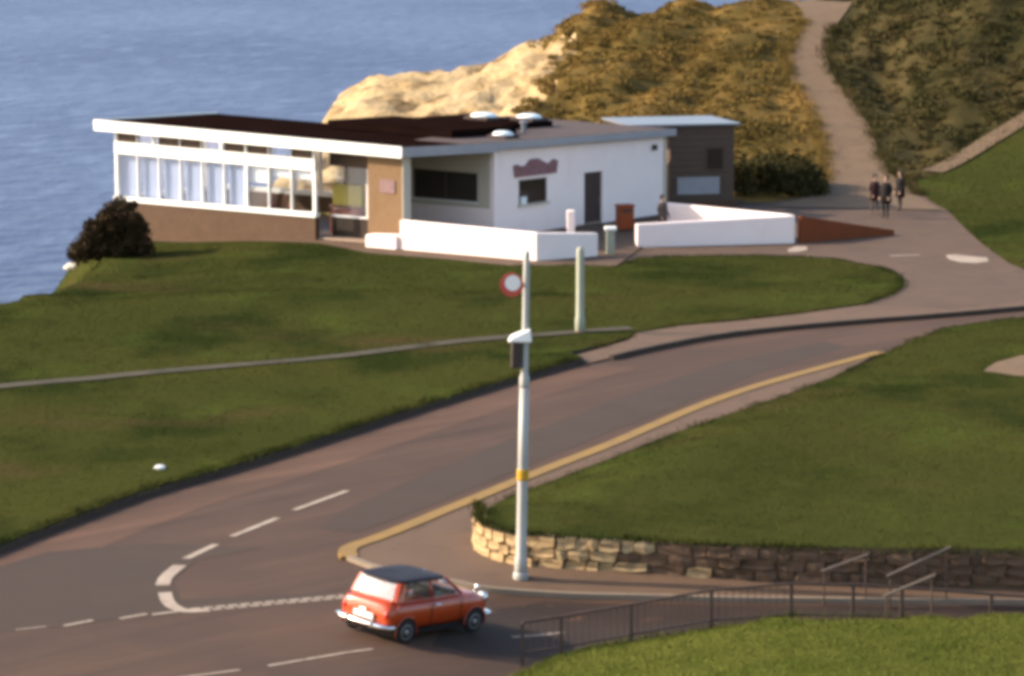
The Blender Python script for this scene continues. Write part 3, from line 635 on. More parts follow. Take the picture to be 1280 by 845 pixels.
def dome(x, y, r_, z):
    mb = MB(); mb.box(x - r_ * 1.05, x + r_ * 1.05, y - r_ * 1.05, y + r_ * 1.05, z, z + .12); kb = mb.build('skylight', 'roof_felt_pale', roof)
    mb = MB(); mb.lathe([(r_, z + .121), (r_ * .98, z + .17), (r_ * .85, z + .23), (r_ * .6, z + .28), (r_ * .3, z + .30), (.02, z + .305)], 18, (x, y, 0)); mb.build('skylight_dome', 'dome', roof, True)
dome(7.0, -.1, .46, ZT + .345); dome(12.2, 4.9, .62, ZT + .60); dome(13.4, 3.3, .58, ZT + .60)
mb = MB(); mb.tube([(10.2, 1.2, ZT + .345), (10.2, 1.2, ZT + .75)], .12, 10); mb.lathe([(.2, 0), (.2, .05), (.02, .12)], 12, (10.2, 1.2, ZT + .75)); mb.build('roof_vent', 'roof_metal', roof)
mb = MB(); mb.box(8.3, 9.3, 2.0, 2.9, ZT + .345, ZT + .52); mb.build('roof_hatch', 'roof_felt_pale', roof)
# the roof of the glazed wing rises slightly towards the sea
def tilt(o):
    for v in o.data.vertices:
        k = min(max((v.co.z - 1.2) / 2.6, 0.0), 1.0); v.co.z += k * (.019 * max(0.0, v.co.y) - .019 * max(0.0, v.co.x))
for o in list(cafe.children):
    tilt(o)
    for c_ in o.children: tilt(c_)
# furniture seen through the glass
CM = Matrix.Translation(CO) @ Matrix.Rotation(CA, 4, 'Z')
def table(lx, ly, label, cloth=None):
    p = CM @ Vector((lx, ly, .12)); t = thing('cafe_table', label, 'table', p, CA, 'tables inside the cafe')
    mb = MB(); mb.box(-.4, .4, -.4, .4, .70, .74); mb.build('table_top', cloth or 'table_wood', t, bevel=.01)
    mb = MB(); mb.tube([(0, 0, .03), (0, 0, .70)], .04, 8); mb.build('leg', 'rim', t)
    mb = MB(); mb.lathe([(.26, 0), (.25, .03), (.05, .05)], 14); mb.build('base', 'rim', t)
def chair(lx, ly, rz, label):
    p = CM @ Vector((lx, ly, .12)); t = thing('cafe_chair', label, 'chair', p, CA + rz, 'chairs inside the cafe')
    mb = MB(); mb.box(-.21, .21, -.21, .21, .43, .48); mb.build('seat', 'chair_red', t, bevel=.01)
    mb = MB(); mb.box(.17, .21, -.21, .21, .62, 1.25); mb.build('backrest', 'chair_red', t, bevel=.01)
    for sx in (-1, 1):
        for sy in (-1, 1):
            mb = MB(); mb.tube([(sx * .18, sy * .18, 0), (sx * .18, sy * .18, .43 if sx < 0 else .62)], .016, 6); mb.build('leg', 'rim', t)
table(1.3, 11.6, 'square wooden cafe table behind the glass, farthest from the entrance')
table(1.3, 8.3, 'square wooden cafe table behind the middle of the glazed front')
table(2.4, 5.6, 'yellow topped cafe table nearest the entrance', 'cloth_yellow')
chair(.75, 10.2, 0, 'red cafe chair behind the glass, farthest from the entrance')
chair(.75, 9.2, 0, 'red cafe chair behind the thick window post')
chair(.75, 7.5, 0, 'red cafe chair behind the middle of the glazed front')
chair(.75, 6.5, 0, 'red cafe chair behind the glass, nearest the entrance')
cl = CM @ Vector((1.9, 4.0, .12)); ct = thing('counter', 'yellow topped cafe counter seen through the entrance screen', 'counter', cl, CA)
mb = MB(); mb.box(-.3, .3, -.9, .9, 0, 1.15); mb.build('counter_body', 'chair_red', ct)
mb = MB(); mb.box(-.36, .36, -.95, .95, 1.153, 1.2); mb.build('counter_top', 'table_wood', ct)
mb = MB(); mb.box(-.2, .25, -.75, .85, 1.203, 2.1); mb.build('display_case', 'cloth_yellow', ct, bevel=.02)

# ------------------------------------------------------------------ timber annex behind the cafe
ab = U(838, 246); AX = Vector((7.15, 144.6, -.3))
an = thing('timber_annex', 'brown timber annex with pale metal roof beside the white cafe', 'shed', AX, R(14))
mb = MB(); cuts = 10
for k in range(12):
    z0 = .1 + k * .3
    if z0 + .285 <= 3.72:
        mb2 = MB(); mb2.box(.02, 3.05, 0, .06, z0, z0 + .285); mb2.build('plank', 'timber', an)
mb = MB(); mb.box(.0, 3.07, .065, 4.2, -.4, 3.7); mb.build('shell', 'timber', an)
wv = MB(); wv.box(1.75, 2.5, -.035, -.003, 1.75, 2.7); wo = wv.build('window', 'dark_glass', an)
mb = MB()
for b in ((1.7, 2.55, -.05, -.004, 2.70, 2.76), (1.7, 2.55, -.05, -.004, 1.69, 1.75), (1.7, 1.75, -.05, -.004, 1.75, 2.7), (2.5, 2.55, -.05, -.004, 1.75, 2.7)): mb.box(*b)
mb.build('frame', 'timber', wo)
mb = MB(); mb.box(.35, 2.35, -.06, -.003, .62, 1.4); mb.build('pale_panel', 'panel_grey', an)
mb = MB(); mb.box(-2.0, 3.3, -.25, 4.4, 3.75, 3.84); mb.build('roof', 'roof_metal', an)
mb = MB(); mb.box(-.1, 3.15, -.25, -.003, -.25, .3); mb.build('plinth', 'brick_plinth', an)

# ------------------------------------------------------------------ terrace walls
def poly_wall(name, pts, hs, t, m, parent=None, bev=.03):
    """wall along pts with a height at each point (blocks butt at the corners)"""
    V = []; Fc = []; P = [Vector((p[0], p[1])) for p in pts]
    for i, p in enumerate(P):
        d1 = (P[i] - P[i - 1]).normalized() if i else (P[1] - P[0]).normalized(); d2 = (P[i + 1] - P[i]).normalized() if i < len(P) - 1 else d1
        b = (Vector((-d1.y, d1.x)) + Vector((-d2.y, d2.x))).normalized(); c = max(.5, b.dot(Vector((-d1.y, d1.x)))); b = b * (t / 2 / c)
        for s_ in (1, -1):
            q = p + b * s_; V += [(q.x, q.y, g(q.x, q.y) - .3), (q.x, q.y, g(p.x, p.y) + hs[i])]
    for i in range(len(P) - 1):
        a = i * 4; b = a + 4
        Fc += [(a, a + 1, b + 1, b), (a + 1, a + 3, b + 3, b + 1), (a + 3, a + 2, b + 2, b + 3)]
    Fc += [(0, 2, 3, 1), (len(P) * 4 - 4, len(P) * 4 - 3, len(P) * 4 - 1, len(P) * 4 - 2)]
    mb = MB(); mb.add(V, Fc); return mb.build(name, m, parent, bevel=bev)
t1 = thing('terrace_wall', 'white rendered terrace wall, bright in sunlight, in front of the porch', 'wall', (0, 0, 0))
A_, B_, C_ = U(462, 309), U(671, 327), U(745, 321)
k_ = A_ + (B_ - A_) * .2
poly_wall('wall_section', [k_, B_, C_], [1.22, 1.14, .95], .30, 'white_wall', t1)
poly_wall('low_step', [A_, k_ - (B_ - A_) * .005], [.55, .62], .62, 'white_wall', t1, .06)
cap = U(712, 318); mb = MB(); mb.box(-.16, .16, -.16, .16, .2, 1.62); o = mb.build('wall_post', 'white_wall', None, bevel=.03)
q = U(714, 316); o.location = (q.x, q.y + .9, q.z); tag(o, 'square white post behind the shaded end of the terrace wall', 'post')
t2 = thing('enclosure_wall', 'white low wall enclosing the yard beside the rust red barrier', 'wall', (0, 0, 0))
D_, E_ = U(795, 309), U(992, 304); Fp = Vector((6.6, 136.2))
poly_wall('wall_section', [D_, E_], [.95, 1.16], .30, 'white_wall', t2)
e2 = Vector((E_.x, E_.y)); dd = (Fp - e2).normalized()
poly_wall('wall_section', [e2 + dd * .22, Fp], [1.16, 1.12], .30, 'white_wall', t2)
# rust red barrier tapering to the right
bar = thing('tapered_barrier', 'rust red low barrier tapering away from the white yard wall', 'barrier', (0, 0, 0))
Q = U(1117, 294); s0 = Vector((E_.x + .25, E_.y + .06))
poly_wall('panel', [s0, Vector((Q.x, Q.y))], [1.12, .22], .10, 'rust_wall', bar, .01)
for k in (0.0, .33, .66, .97):
    p = s0.lerp(Vector((Q.x, Q.y)), k); mb = MB(); mb.box(p.x - .06, p.x + .06, p.y + .07, p.y + .17, g(p.x, p.y) - .1, g(p.x, p.y) + 1.1 - .9 * k); mb.build('support_post', 'rust_wall', bar)
# orange bin, gate post
p = U(782, 293); b0 = thing('litter_bin', 'orange upright litter bin standing by the white facade', 'bin', p + Vector((0, 1.2, g(p.x, p.y + 1.2) - p.z + .05)), R(20))
mb = MB(); mb.box(-.33, .33, -.27, .27, .05, 1.0); mb.build('body', 'orange_bin', b0, bevel=.03)
mb = MB(); mb.box(-.36, .36, -.30, .30, 1.003, 1.10); mb.build('lid', 'orange_bin', b0, bevel=.02)
mb = MB(); mb.box(-.22, .22, -.285, -.272, .78, .92); mb.build('slot', 'lantern_dark', b0)
mb = MB(); mb.box(-.28, .28, -.22, .22, -.06, .047); mb.build('foot', 'lantern_dark', b0)
p = U(763, 319); gp = thing('gate_post', 'short pale green gate post with cap at the terrace opening', 'post', p)
mb = MB(); mb.box(-.17, .17, -.17, .17, -.15, 1.0); mb.build('shaft', 'post_green', gp, bevel=.02)
mb = MB(); mb.box(-.24, .24, -.24, .24, 1.003, 1.14); mb.build('cap', 'white_wood', gp, bevel=.03)

# ------------------------------------------------------------------ lamp columns
p = U(651, 726); pole = thing('lamp_post', 'tall grey white post with yellow band, hooded lantern and round sign', 'lamp post', (p.x, p.y, g(p.x, p.y) + .05))
pole.rotation_euler = (0, R(1.0), 0)
mb = MB(); mb.lathe([(.14, -.1), (.14, .35), (.13, .45), (.112, .5), (.106, 2.6), (.10, 4.1)], 16); mb.build('lower_shaft', 'pole_paint', pole, True)
mb = MB(); mb.lathe([(.10, 4.102), (.108, 4.14), (.108, 4.3), (.075, 4.42), (.066, 6.9), (.05, 6.98), (.01, 7.0)], 14); mb.build('upper_shaft', 'pole_paint', pole, True)
mb = MB(); mb.lathe([(.113, 2.12), (.125, 2.14), (.125, 2.34), (.113, 2.36)], 18); mb.build('yellow_band', 'pole_yellow', pole)
mb = MB(); mb.lathe([(.15, -.02), (.165, .0), (.165, .10), (.145, .14)], 18); mb.build('base_collar', 'pole_paint', pole)
mb = MB(); mb.box(-.30, -.08, -.20, .10, 4.52, 5.08); lb = mb.build('lantern', 'lantern_dark', pole, bevel=.04)
mb = MB(); mb.add([(-.36, -.24, 5.085), (.14, -.24, 5.085), (.14, .14, 5.085), (-.36, .14, 5.085), (-.30, -.20, 5.20), (.10, -.20, 5.36), (.10, .10, 5.36), (-.30, .10, 5.20)], [(3, 2, 1, 0), (4, 5, 6, 7), (0, 1, 5, 4), (1, 2, 6, 5), (2, 3, 7, 6), (3, 0, 4, 7)]); mb.build('hood', 'sign_white', lb, bevel=.02)
mb = MB(); mb.box(-.09, .0, -.03, .03, 4.6, 4.66); mb.box(-.09, .0, -.03, .03, 4.95, 5.0); mb.build('bracket', 'pole_paint', pole)
def disc(r0, r1, y0, y1, c):
    mb = MB(); mb.lathe([(r0, y0), (r1, y0), (r1, y1), (r0, y1)], 26, c, 'Y'); return mb
sc_ = Vector((-.30, -.10, 6.28))
mb = MB(); mb.lathe([(.25, -.012), (.25, .012)], 26, sc_, 'Y'); rs = mb.build('round_sign', 'sign_border', pole)
mb = MB(); mb.lathe([(.165, -.02), (.165, -.0125)], 26, sc_ + Vector((.02, 0, .04)), 'Y'); mb.build('sign_face', 'sign_white', rs)
mb = MB(); mb.box(-.30, -.02, -.085, -.065, 6.24, 6.30); mb.build('sign_bracket', 'pole_paint', pole)
p = U(725, 417); p2 = thing('concrete_post', 'short thick pale green concrete post on the lawn edge', 'post', p)
mb = MB(); mb.lathe([(.16, -.2), (.16, .5), (.135, .58), (.125, 2.7), (.10, 2.8), (.02, 2.83)], 14); mb.build('shaft', 'post_green', p2, True)
mb = MB(); mb.lathe([(.18, -.2), (.18, .06), (.165, .1)], 14); mb.build('base_collar', 'pavement', p2)

# ------------------------------------------------------------------ stone retaining wall of single stones
sw = thing('stone_wall', 'low sunlit stone retaining wall holding up the right lawn', 'wall', (0, 0, 0))
wl_d = dense(smooth_line(wall_line, 1), .05); L_ = [0.0]
for a, b in zip(wl_d, wl_d[1:]): L_.append(L_[-1] + (b - a).length)
def at_len(s):
    s = min(max(s, 0), L_[-1] - 1e-3); i = int(np.searchsorted(L_, s)) - 1; i = max(0, min(i, len(wl_d) - 2))
    d = (wl_d[i + 1] - wl_d[i]).normalized(); return wl_d[i] + d * (s - L_[i]), d
def rough_stone(l, dpt, h, seed):
    rr = random.Random(seed); bm = bmesh.new(); bmesh.ops.create_cube(bm, size=1)
    bmesh.ops.subdivide_edges(bm, edges=[e for e in bm.edges], cuts=1, use_grid_fill=True)
    for v in bm.verts:
        c = v.co; k = 1 - .03 * (abs(c.x) > .4) * (abs(c.z) > .4) - .03 * (abs(c.y) > .4) * ((abs(c.x) > .4) or (abs(c.z) > .4))
        v.co = Vector((c.x * l * k, c.y * dpt * k, c.z * h * k)) + Vector([rr.uniform(-.034, .034) for _ in range(3)])
    me = bpy.data.meshes.new('stone'); bm.to_mesh(me); bm.free(); return me
protos = [rough_stone(.44, .26, .20, 11 + k) for k in range(6)]
for me in protos: me.materials.append(M['stone'])
protos_m = []
for me in protos: m2 = me.copy(); m2.materials.clear(); m2.materials.append(M['stone_half_shade']); protos_m.append(m2)
protos_b = []
for me in protos: m2 = me.copy(); m2.materials.clear(); m2.materials.append(M['stone_shade']); protos_b.append(m2)
wall_h = .74
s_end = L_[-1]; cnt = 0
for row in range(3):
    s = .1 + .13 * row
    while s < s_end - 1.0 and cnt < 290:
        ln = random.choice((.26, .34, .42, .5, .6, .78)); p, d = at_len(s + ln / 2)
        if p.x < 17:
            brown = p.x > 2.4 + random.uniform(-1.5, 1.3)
            o = bpy.data.objects.new('stone', random.choice(protos_b if p.x > 3.2 + random.uniform(-2.2, 1.6) else protos_m if p.x > 1.2 + random.uniform(-1.2, 1.2) else protos)); COL.objects.link(o); o.parent = sw  # pale to brown by position: sunlit corner and shaded run put into stone colour
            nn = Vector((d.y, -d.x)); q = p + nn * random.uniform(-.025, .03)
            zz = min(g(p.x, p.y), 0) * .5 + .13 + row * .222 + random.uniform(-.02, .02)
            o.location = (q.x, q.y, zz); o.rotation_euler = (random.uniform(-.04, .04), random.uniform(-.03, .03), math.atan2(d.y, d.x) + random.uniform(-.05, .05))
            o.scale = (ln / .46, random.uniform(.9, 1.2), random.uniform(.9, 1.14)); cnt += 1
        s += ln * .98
core = [at_len(s_)[0] + Vector((-at_len(s_)[1].y, at_len(s_)[1].x)) * -.075 for s_ in np.arange(0.05, s_end, .3)]
V = []; Fc = []
for p in core:
    i = len(V); V += [(p.x, p.y, -.3), (p.x, p.y, wall_h - .04)]
for i in range(len(core) - 1): Fc.append((i * 2, i * 2 + 2, i * 2 + 3, i * 2 + 1))
link_mesh('mortar_core', V, Fc, 'mortar', sw)

# ------------------------------------------------------------------ railing on the near bank
rl = [(.2, 60.05), (.95, 60.25), (2.3, 60.35), (3.85, 60.42), (5.4, 60.5), (6.6, 60.55), (7.55, 60.6), (9.3, 60.7), (12.5, 60.85), (15.5, 60.95)]
rail = thing('railing', 'dark metal railing with thin bars along the near grass bank', 'railing', (0, 0, 0))
base = [Vector((x, y, bankz(x, y))) for x, y in rl]; RH = .68
for b in base:
    mb = MB(); mb.box(b.x - .034, b.x + .034, b.y - .034, b.y + .034, b.z - .2, b.z + RH); mb.build('post', 'rail_metal', rail)
mb = MB(); mb.tube([b + Vector((0, 0, RH + .02)) for b in base], .03, 8); mb.build('top_rail', 'rail_metal', rail)
mb = MB(); mb.tube([b + Vector((0, 0, .10)) for b in base], .022, 6); mb.build('bottom_rail', 'rail_metal', rail)
barm = MB(); barm.tube([(0, 0, .1), (0, 0, RH)], .008, 5, False); bo = barm.build('bar', 'rail_metal', rail); first = True
for a, b in zip(base[:4], base[1:5]):
    k = int((b - a).length / .13)
    for i in range(1, k):
        o = bo if first else bo.copy()
        if not first: COL.objects.link(o)
        first = False; o.location = a + (b - a) * (i / k)
def handrail(a, b, label, zf=None):
    h = thing('handrail', label, 'handrail', ((a[0] + b[0]) / 2, (a[1] + b[1]) / 2, 0), 0, 'pale sloping handrails')
    o = Vector(h.location); a, b = Vector(a) - o, Vector(b) - o
    mb = MB(); mb.tube([a, b], .026, 8); mb.build('rail', 'rail_pale', h)
    for q in (a.lerp(b, .06), a.lerp(b, .94)):
        z0 = (zf(q.x + o.x, q.y + o.y) if zf else g(q.x + o.x, q.y + o.y)) - .1
        mb = MB(); mb.tube([(q.x, q.y, z0), (q.x, q.y, q.z - .02)], .02, 6); mb.build('post', 'rail_metal', h)
handrail((6.45, 65.3, .38), (7.45, 65.45, .72), 'shorter pale sloping handrail in front of the dark stone wall')
handrail((7.8, 65.2, .30), (9.15, 65.4, .88), 'longer pale sloping handrail in front of the dark stone wall')
handrail((7.15, 60.2, 1.02), (8.15, 60.3, 1.42), 'pale sloping handrail beside the near railing', bankz)

# ------------------------------------------------------------------ the car
car = thing('car', 'small orange red hatchback car with dark roof driving past the junction', 'car')
def section(x, hw, zb, zt, n=20, e=4.2):
    out = []; cz = (zb + zt) / 2; hz = (zt - zb) / 2
    for k in range(n):
        a = 2 * math.pi * k / n; c, s_ = math.cos(a), math.sin(a)
        yy = hw * math.copysign(abs(c) ** (2 / e), c); zz = cz + hz * math.copysign(abs(s_) ** (2 / e), s_)
        yy *= 1 - .05 * max(0, (zz - cz) / hz) - .06 * max(0, -(zz - cz) / hz)
        out.append((x, yy, zz))
    return out
def loft(secs):
    n = len(secs[0]); V = [v for s_ in secs for v in s_]; Fc = []
    for i in range(len(secs) - 1):
        for k in range(n): k2 = (k + 1) % n; Fc.append((i * n + k, (i + 1) * n + k, (i + 1) * n + k2, i * n + k2))
    Fc.append(tuple(range(n))); Fc.append(tuple((len(secs) - 1) * n + k for k in range(n - 1, -1, -1))); return V, Fc
st = [(-1.49, .50, .34, .62), (-1.478, .60, .30, .76), (-1.45, .645, .27, .83), (-1.38, .675, .25, .875), (-1.2, .685, .235, .89), (-.8, .70, .22, .90), (0, .705, .21, .90), (.45, .705, .21, .90), (.62, .70, .21, .895), (.95, .695, .22, .87), (1.2, .685, .23, .84), (1.36, .66, .26, .79), (1.44, .62, .29, .73), (1.48, .55, .34, .65)]
V, Fc = loft([section(*s_, n=28) for s_ in st]); mb = MB(); mb.add(V, Fc); body = mb.build('body', 'car_paint', car, True)
# cabin frame: lower and upper rings of a rounded plan
def ring(xr, xf, hw, z, bow=.06):
    return [(xr, -hw * .88, z), (xr - bow, 0, z), (xr, hw * .88, z), (xf, hw * .9, z), (xf + bow, 0, z), (xf, -hw * .9, z)]
zl, zu = .88, 1.25
lo = dict(rl=Vector((-1.27, .60, zl)), rr=Vector((-1.27, -.60, zl)), fl=Vector((.66, .60, zl)), fr=Vector((.66, -.60, zl)), ml=Vector((-.28, .645, zl)), mr=Vector((-.28, -.645, zl)))
up = dict(rl=Vector((-1.13, .53, zu)), rr=Vector((-1.13, -.53, zu)), fl=Vector((.20, .525, zu)), fr=Vector((.20, -.525, zu)), ml=Vector((-.30, .555, zu)), mr=Vector((-.30, -.555, zu)))
side_pt = lambda sgn, u, v: None
def pil(a, b, wa, wb, name, m):
    mb = MB(); mb.tube([a, b], [wa, wb], 8); return mb.build(name, m, car, True)
for s_, kz in (('l', 1), ('r', -1)):
    pil(lo['f' + s_], up['f' + s_], .035, .03, 'front_pillar', 'car_paint')
    pil(lo['m' + s_], up['m' + s_], .030, .026, 'door_pillar', 'car_paint')
    # broad rear pillar panel
    a, b = lo['r' + s_], up['r' + s_]
    a2 = Vector((-1.08, kz * .635, zl)); b2 = Vector((-.98, kz * .545, zu))
    a0 = Vector((-1.31, kz * .53, zl)); b0_ = Vector((-1.17, kz * .46, zu)); ins = Vector((0, -kz * .04, 0))
    mb = MB(); mb.add([a0, a + Vector((-.015, kz * .012, 0)), a2, b2, b + Vector((-.012, kz * .012, 0)), b0_, a0 + ins + Vector((.05, 0, 0)), a2 + ins, b2 + ins, b0_ + ins + Vector((.05, 0, 0))],
                      [(0, 1, 4, 5), (1, 2, 3, 4), (6, 9, 8, 7), (0, 5, 9, 6), (2, 7, 8, 3), (5, 4, 3, 8, 9), (0, 6, 7, 2, 1)]); mb.build('rear_pillar', 'car_paint', car)
    # side glass and its frame
    mb = MB(); i_ = .004 * kz
    mb.add([a2 + Vector((.0, 0, .01)), lo['m' + s_], up['m' + s_], b2], [(0, 1, 2, 3)]); mb.build('rear_side_window', 'car_glass', car)
    mb = MB(); mb.add([lo['m' + s_], lo['f' + s_], up['f' + s_], up['m' + s_]], [(0, 1, 2, 3)]); mb.build('door_window', 'car_glass', car)
    mb = MB(); mb.tube([a2, lo['m' + s_], lo['f' + s_]], .02, 6); mb.build('waist_trim', 'car_paint', car)
mb = MB(); mb.add([Vector((-1.31, -.53, zl)), Vector((-1.335, 0, zl)), Vector((-1.31, .53, zl)), Vector((-1.17, .46, zu)), Vector((-1.195, 0, zu)), Vector((-1.17, -.46, zu))], [(0, 1, 4, 5), (1, 2, 3, 4)]); mb.build('rear_window', 'rear_glass', car, True)
mb = MB(); mb.tube([(-1.315, -.54, zl + .01), (-1.34, 0, zl + .01), (-1.315, .54, zl + .01)], .025, 6); mb.build('window_surround', 'car_paint', car)
mb = MB(); mb.add([lo['fl'], lo['fl'].lerp(lo['fr'], .5) + Vector((.05, 0, 0)), lo['fr'], up['fr'], up['fl'].lerp(up['fr'], .5) + Vector((.04, 0, 0)), up['fl']], [(0, 1, 4, 5), (1, 2, 3, 4)]); mb.build('windscreen', 'car_glass', car, True)
# roof
def rr_ring(x0, x1, hw, z, n=24, e=4.5):
    cx, hx = (x0 + x1) / 2, (x1 - x0) / 2; o = []
    for k in range(n):
        a = 2 * math.pi * k / n; c, s_ = math.cos(a), math.sin(a); o.append((cx + hx * math.copysign(abs(c) ** (2 / e), c), hw * math.copysign(abs(s_) ** (2 / e), s_), z + .018 * (1 - (c * c))))
    return o
V, Fc = loft([rr_ring(-1.22, .27, .585, 1.235), rr_ring(-1.23, .28, .595, 1.252), rr_ring(-1.21, .26, .58, 1.275), rr_ring(-1.13, .18, .53, 1.290), rr_ring(-.85, .0, .40, 1.302), rr_ring(-.6, -.25, .15, 1.305)])
mb = MB(); mb.add(V, Fc); mb.build('roof', 'car_roof', car, True)
# rear details
mb = MB(); mb.add([(-1.49, -.44, .42), (-1.505, 0, .42), (-1.49, .44, .42), (-1.44, .46, .78), (-1.455, 0, .80), (-1.44, -.46, .78), (-1.44, -.44, .42), (-1.44, .44, .42), (-1.40, .46, .78), (-1.40, -.46, .78)], [(0, 1, 4, 5), (1, 2, 3, 4), (0, 5, 9, 6), (2, 7, 8, 3), (5, 4, 3, 8, 9), (0, 6, 7, 2, 1)]); boot = mb.build('boot_lid', 'car_paint', car, True)
mb = MB(); mb.box(-1.545, -1.515, -.26, .26, .47, .60); mb.build('number_plate', 'plate', boot, bevel=.006)
mb = MB(); mb.tube([(-1.55, -.07, .65), (-1.55, .07, .65)], .022, 8); mb.build('handle', 'chrome', boot)
for s_ in (-1, 1):
    mb = MB(); mb.lathe([(.055, -.03), (.06, .0), (.05, .03), (.02, .045)], 14, (0, 0, 0), 'X'); o = mb.build('rear_lamp', 'lamp_red', car, True); o.location = (-1.465, s_ * .545, .62); o.scale = (-1, 1, 1.6)
bpts = [(-1.33, -.72, .385), (-1.50, -.69, .385), (-1.575, -.5, .385), (-1.59, 0, .385), (-1.575, .5, .385), (-1.50, .69, .385), (-1.33, .72, .385)]
mb = MB(); mb.tube(bpts, [.03, .05, .056, .056, .056, .05, .03], 10); rb = mb.build('rear_bumper', 'chrome', car, True)
for s_ in (-.33, .33):
    mb = MB(); mb.box(-1.66, -1.60, s_ - .03, s_ + .03, .32, .48); mb.build('overrider', 'chrome', rb, bevel=.015)
mb = MB(); mb.tube([(-x, y, z) for x, y, z in bpts], [.03, .045, .045, .045, .045, .045, .03], 10); mb.build('front_bumper', 'chrome', car, True)
mb = MB(); mb.box(1.45, 1.50, -.36, .36, .46, .66); mb.build('grille', 'chrome', car, bevel=.02)
for s_ in (-1, 1):
    mb = MB(); mb.lathe([(.105, -.06), (.11, .0), (.10, .02), (.07, .05), (.02, .06)], 18, (1.42, s_ * .53, .70), 'X'); h = mb.build('headlight', 'lamp_clear', car, True)
    mb = MB(); mb.lathe([(.125, -.05), (.125, .01), (.113, .02)], 18, (1.42, s_ * .53, .70), 'X'); mb.build('headlight_rim', 'chrome', h, True)
    mb = MB(); mb.tube([(.98, s_ * .62, .84), (1.0, s_ * .68, .97)], .012, 6); mb.lathe([(.02, -.035), (.06, -.02), (.065, .0), (.04, .035), (.01, .045)], 12, (1.0, s_ * .70, 1.0), 'X'); mb.build('wing_mirror', 'chrome', car, True)
    # door with handle and shut lines
    yy = s_ * .7035; mb = MB()
    for (x0, z0, x1, z1) in ((-.30, .30, -.30, .87), (.58, .36, .58, .87), (-.30, .30, .50, .30), (.50, .30, .58, .36)):
        mb.tube([(x0, yy, z0), (x1, yy, z1)], .007, 5)
    dd_ = mb.build('door', 'car_under', car)
    mb = MB(); mb.tube([(-.22, s_ * .72, .76), (-.08, s_ * .72, .76)], .014, 6); mb.build('handle', 'chrome', dd_)
    mb = MB(); mb.tube([(-1.45, s_ * .60, .42), (-1.36, s_ * .665, .45), (-1.28, s_ * .68, .86)], .010, 5); mb.build('body_seam', 'car_paint', car)
    mb = MB(); mb.box(-1.3, 1.3, min(s_ * .60, s_ * .66), max(s_ * .60, s_ * .66), .18, .26); mb.build('sill', 'car_under', car)
for xw in (-1.02, 1.02):
    for s_ in (-1, 1):
        wsub = bpy.data.objects.new('wheel', None)
        mb = MB(); y0, y1 = s_ * .56, s_ * .715
        prof = [(.16, 0), (.235, .01), (.255, .04), (.255, .115), (.235, .145), (.17, .15)]
        mb.lathe([(r_, (h - .15)) for r_, h in prof] if s_ > 0 else [(r_, -(h - .15)) for r_, h in prof], 24, (0, 0, 0), 'Y')
        wh = mb.build('wheel', 'rubber', car, True); wh.location = (xw, s_ * .722, .255)
        mb = MB(); pr = [(.158, -.05), (.16, .002), (.145, .008), (.12, -.012), (.06, -.008), (.05, .018), (.02, .026)]
        mb.lathe([(r_, s_ * h) for r_, h in pr], 20, (0, 0, 0), 'Y'); mb.build('rim', 'rim', wh, True)
        mb = MB(); n = 18
        vs = [(xw + .315 * math.cos(math.pi * k / n * 1.16 - .25), s_ * .708, .265 + .315 * math.sin(math.pi * k / n * 1.16 - .25)) for k in range(n + 1)]
        vi = [(v[0], s_ * .55, v[2]) for v in vs]; mb.add(vs + vi, [tuple(range(n + 1)), tuple(range(2 * n + 1, n, -1))] + [(k, k + 1, k + n + 2, k + n + 1) for k in range(n)])
        mb.build('wheel_arch', 'car_under', car)
        mb = MB(); mb.tube([(v[0], s_ * .71, v[2]) for v in vs], .018, 6); mb.build('arch_trim', 'car_paint', car, True)
mb = MB(); mb.box(-1.3, 1.25, -.58, .58, .15, .24); mb.build('underside', 'car_under', car)
for s_ in (-.3, .3):
    mb = MB(); mb.box(-.25, -.13, s_ - .23, s_ + .23, .7, 1.08); mb.box(-.15, .25, s_ - .23, s_ + .23, .7, .93); mb.build('front_seat', 'seat_vinyl', car, bevel=.03)
mb = MB(); mb.box(-1.08, -.95, -.5, .5, .8, 1.02); mb.build('rear_seat', 'seat_vinyl', car, bevel=.03)
mb = MB(); mb.box(.35, .55, -.55, .55, .86, .95); mb.build('dashboard', 'seat_vinyl', car, bevel=.02)
wr = U(503, 803); HA = R(40); hv = Vector((math.sin(HA), math.cos(HA))); lv = Vector((-hv.y, hv.x))
cc = Vector((wr.x, wr.y)) + hv * 1.02 + lv * .64
zr = (g(*(cc - hv * 1.02 - lv * .64)) + g(*(cc - hv * 1.02 + lv * .64))) / 2; zf_ = (g(*(cc + hv * 1.02 - lv * .64)) + g(*(cc + hv * 1.02 + lv * .64))) / 2
zL = (g(*(cc - hv * 1.02 + lv * .64)) + g(*(cc + hv * 1.02 + lv * .64))) / 2; zR = (g(*(cc - hv * 1.02 - lv * .64)) + g(*(cc + hv * 1.02 - lv * .64))) / 2
car.location = (cc.x, cc.y, (zr + zf_) / 2)
X_ = Vector((hv.x * 2.04, hv.y * 2.04, zf_ - zr)).normalized(); Yt = Vector((lv.x * 1.28, lv.y * 1.28, zL - zR)).normalized(); Z_ = X_.cross(Yt).normalized(); Y_ = Z_.cross(X_)
car.scale = (1.0, 1.0, .94)
car.rotation_euler = Matrix((X_, Y_, Z_)).transposed().to_euler()

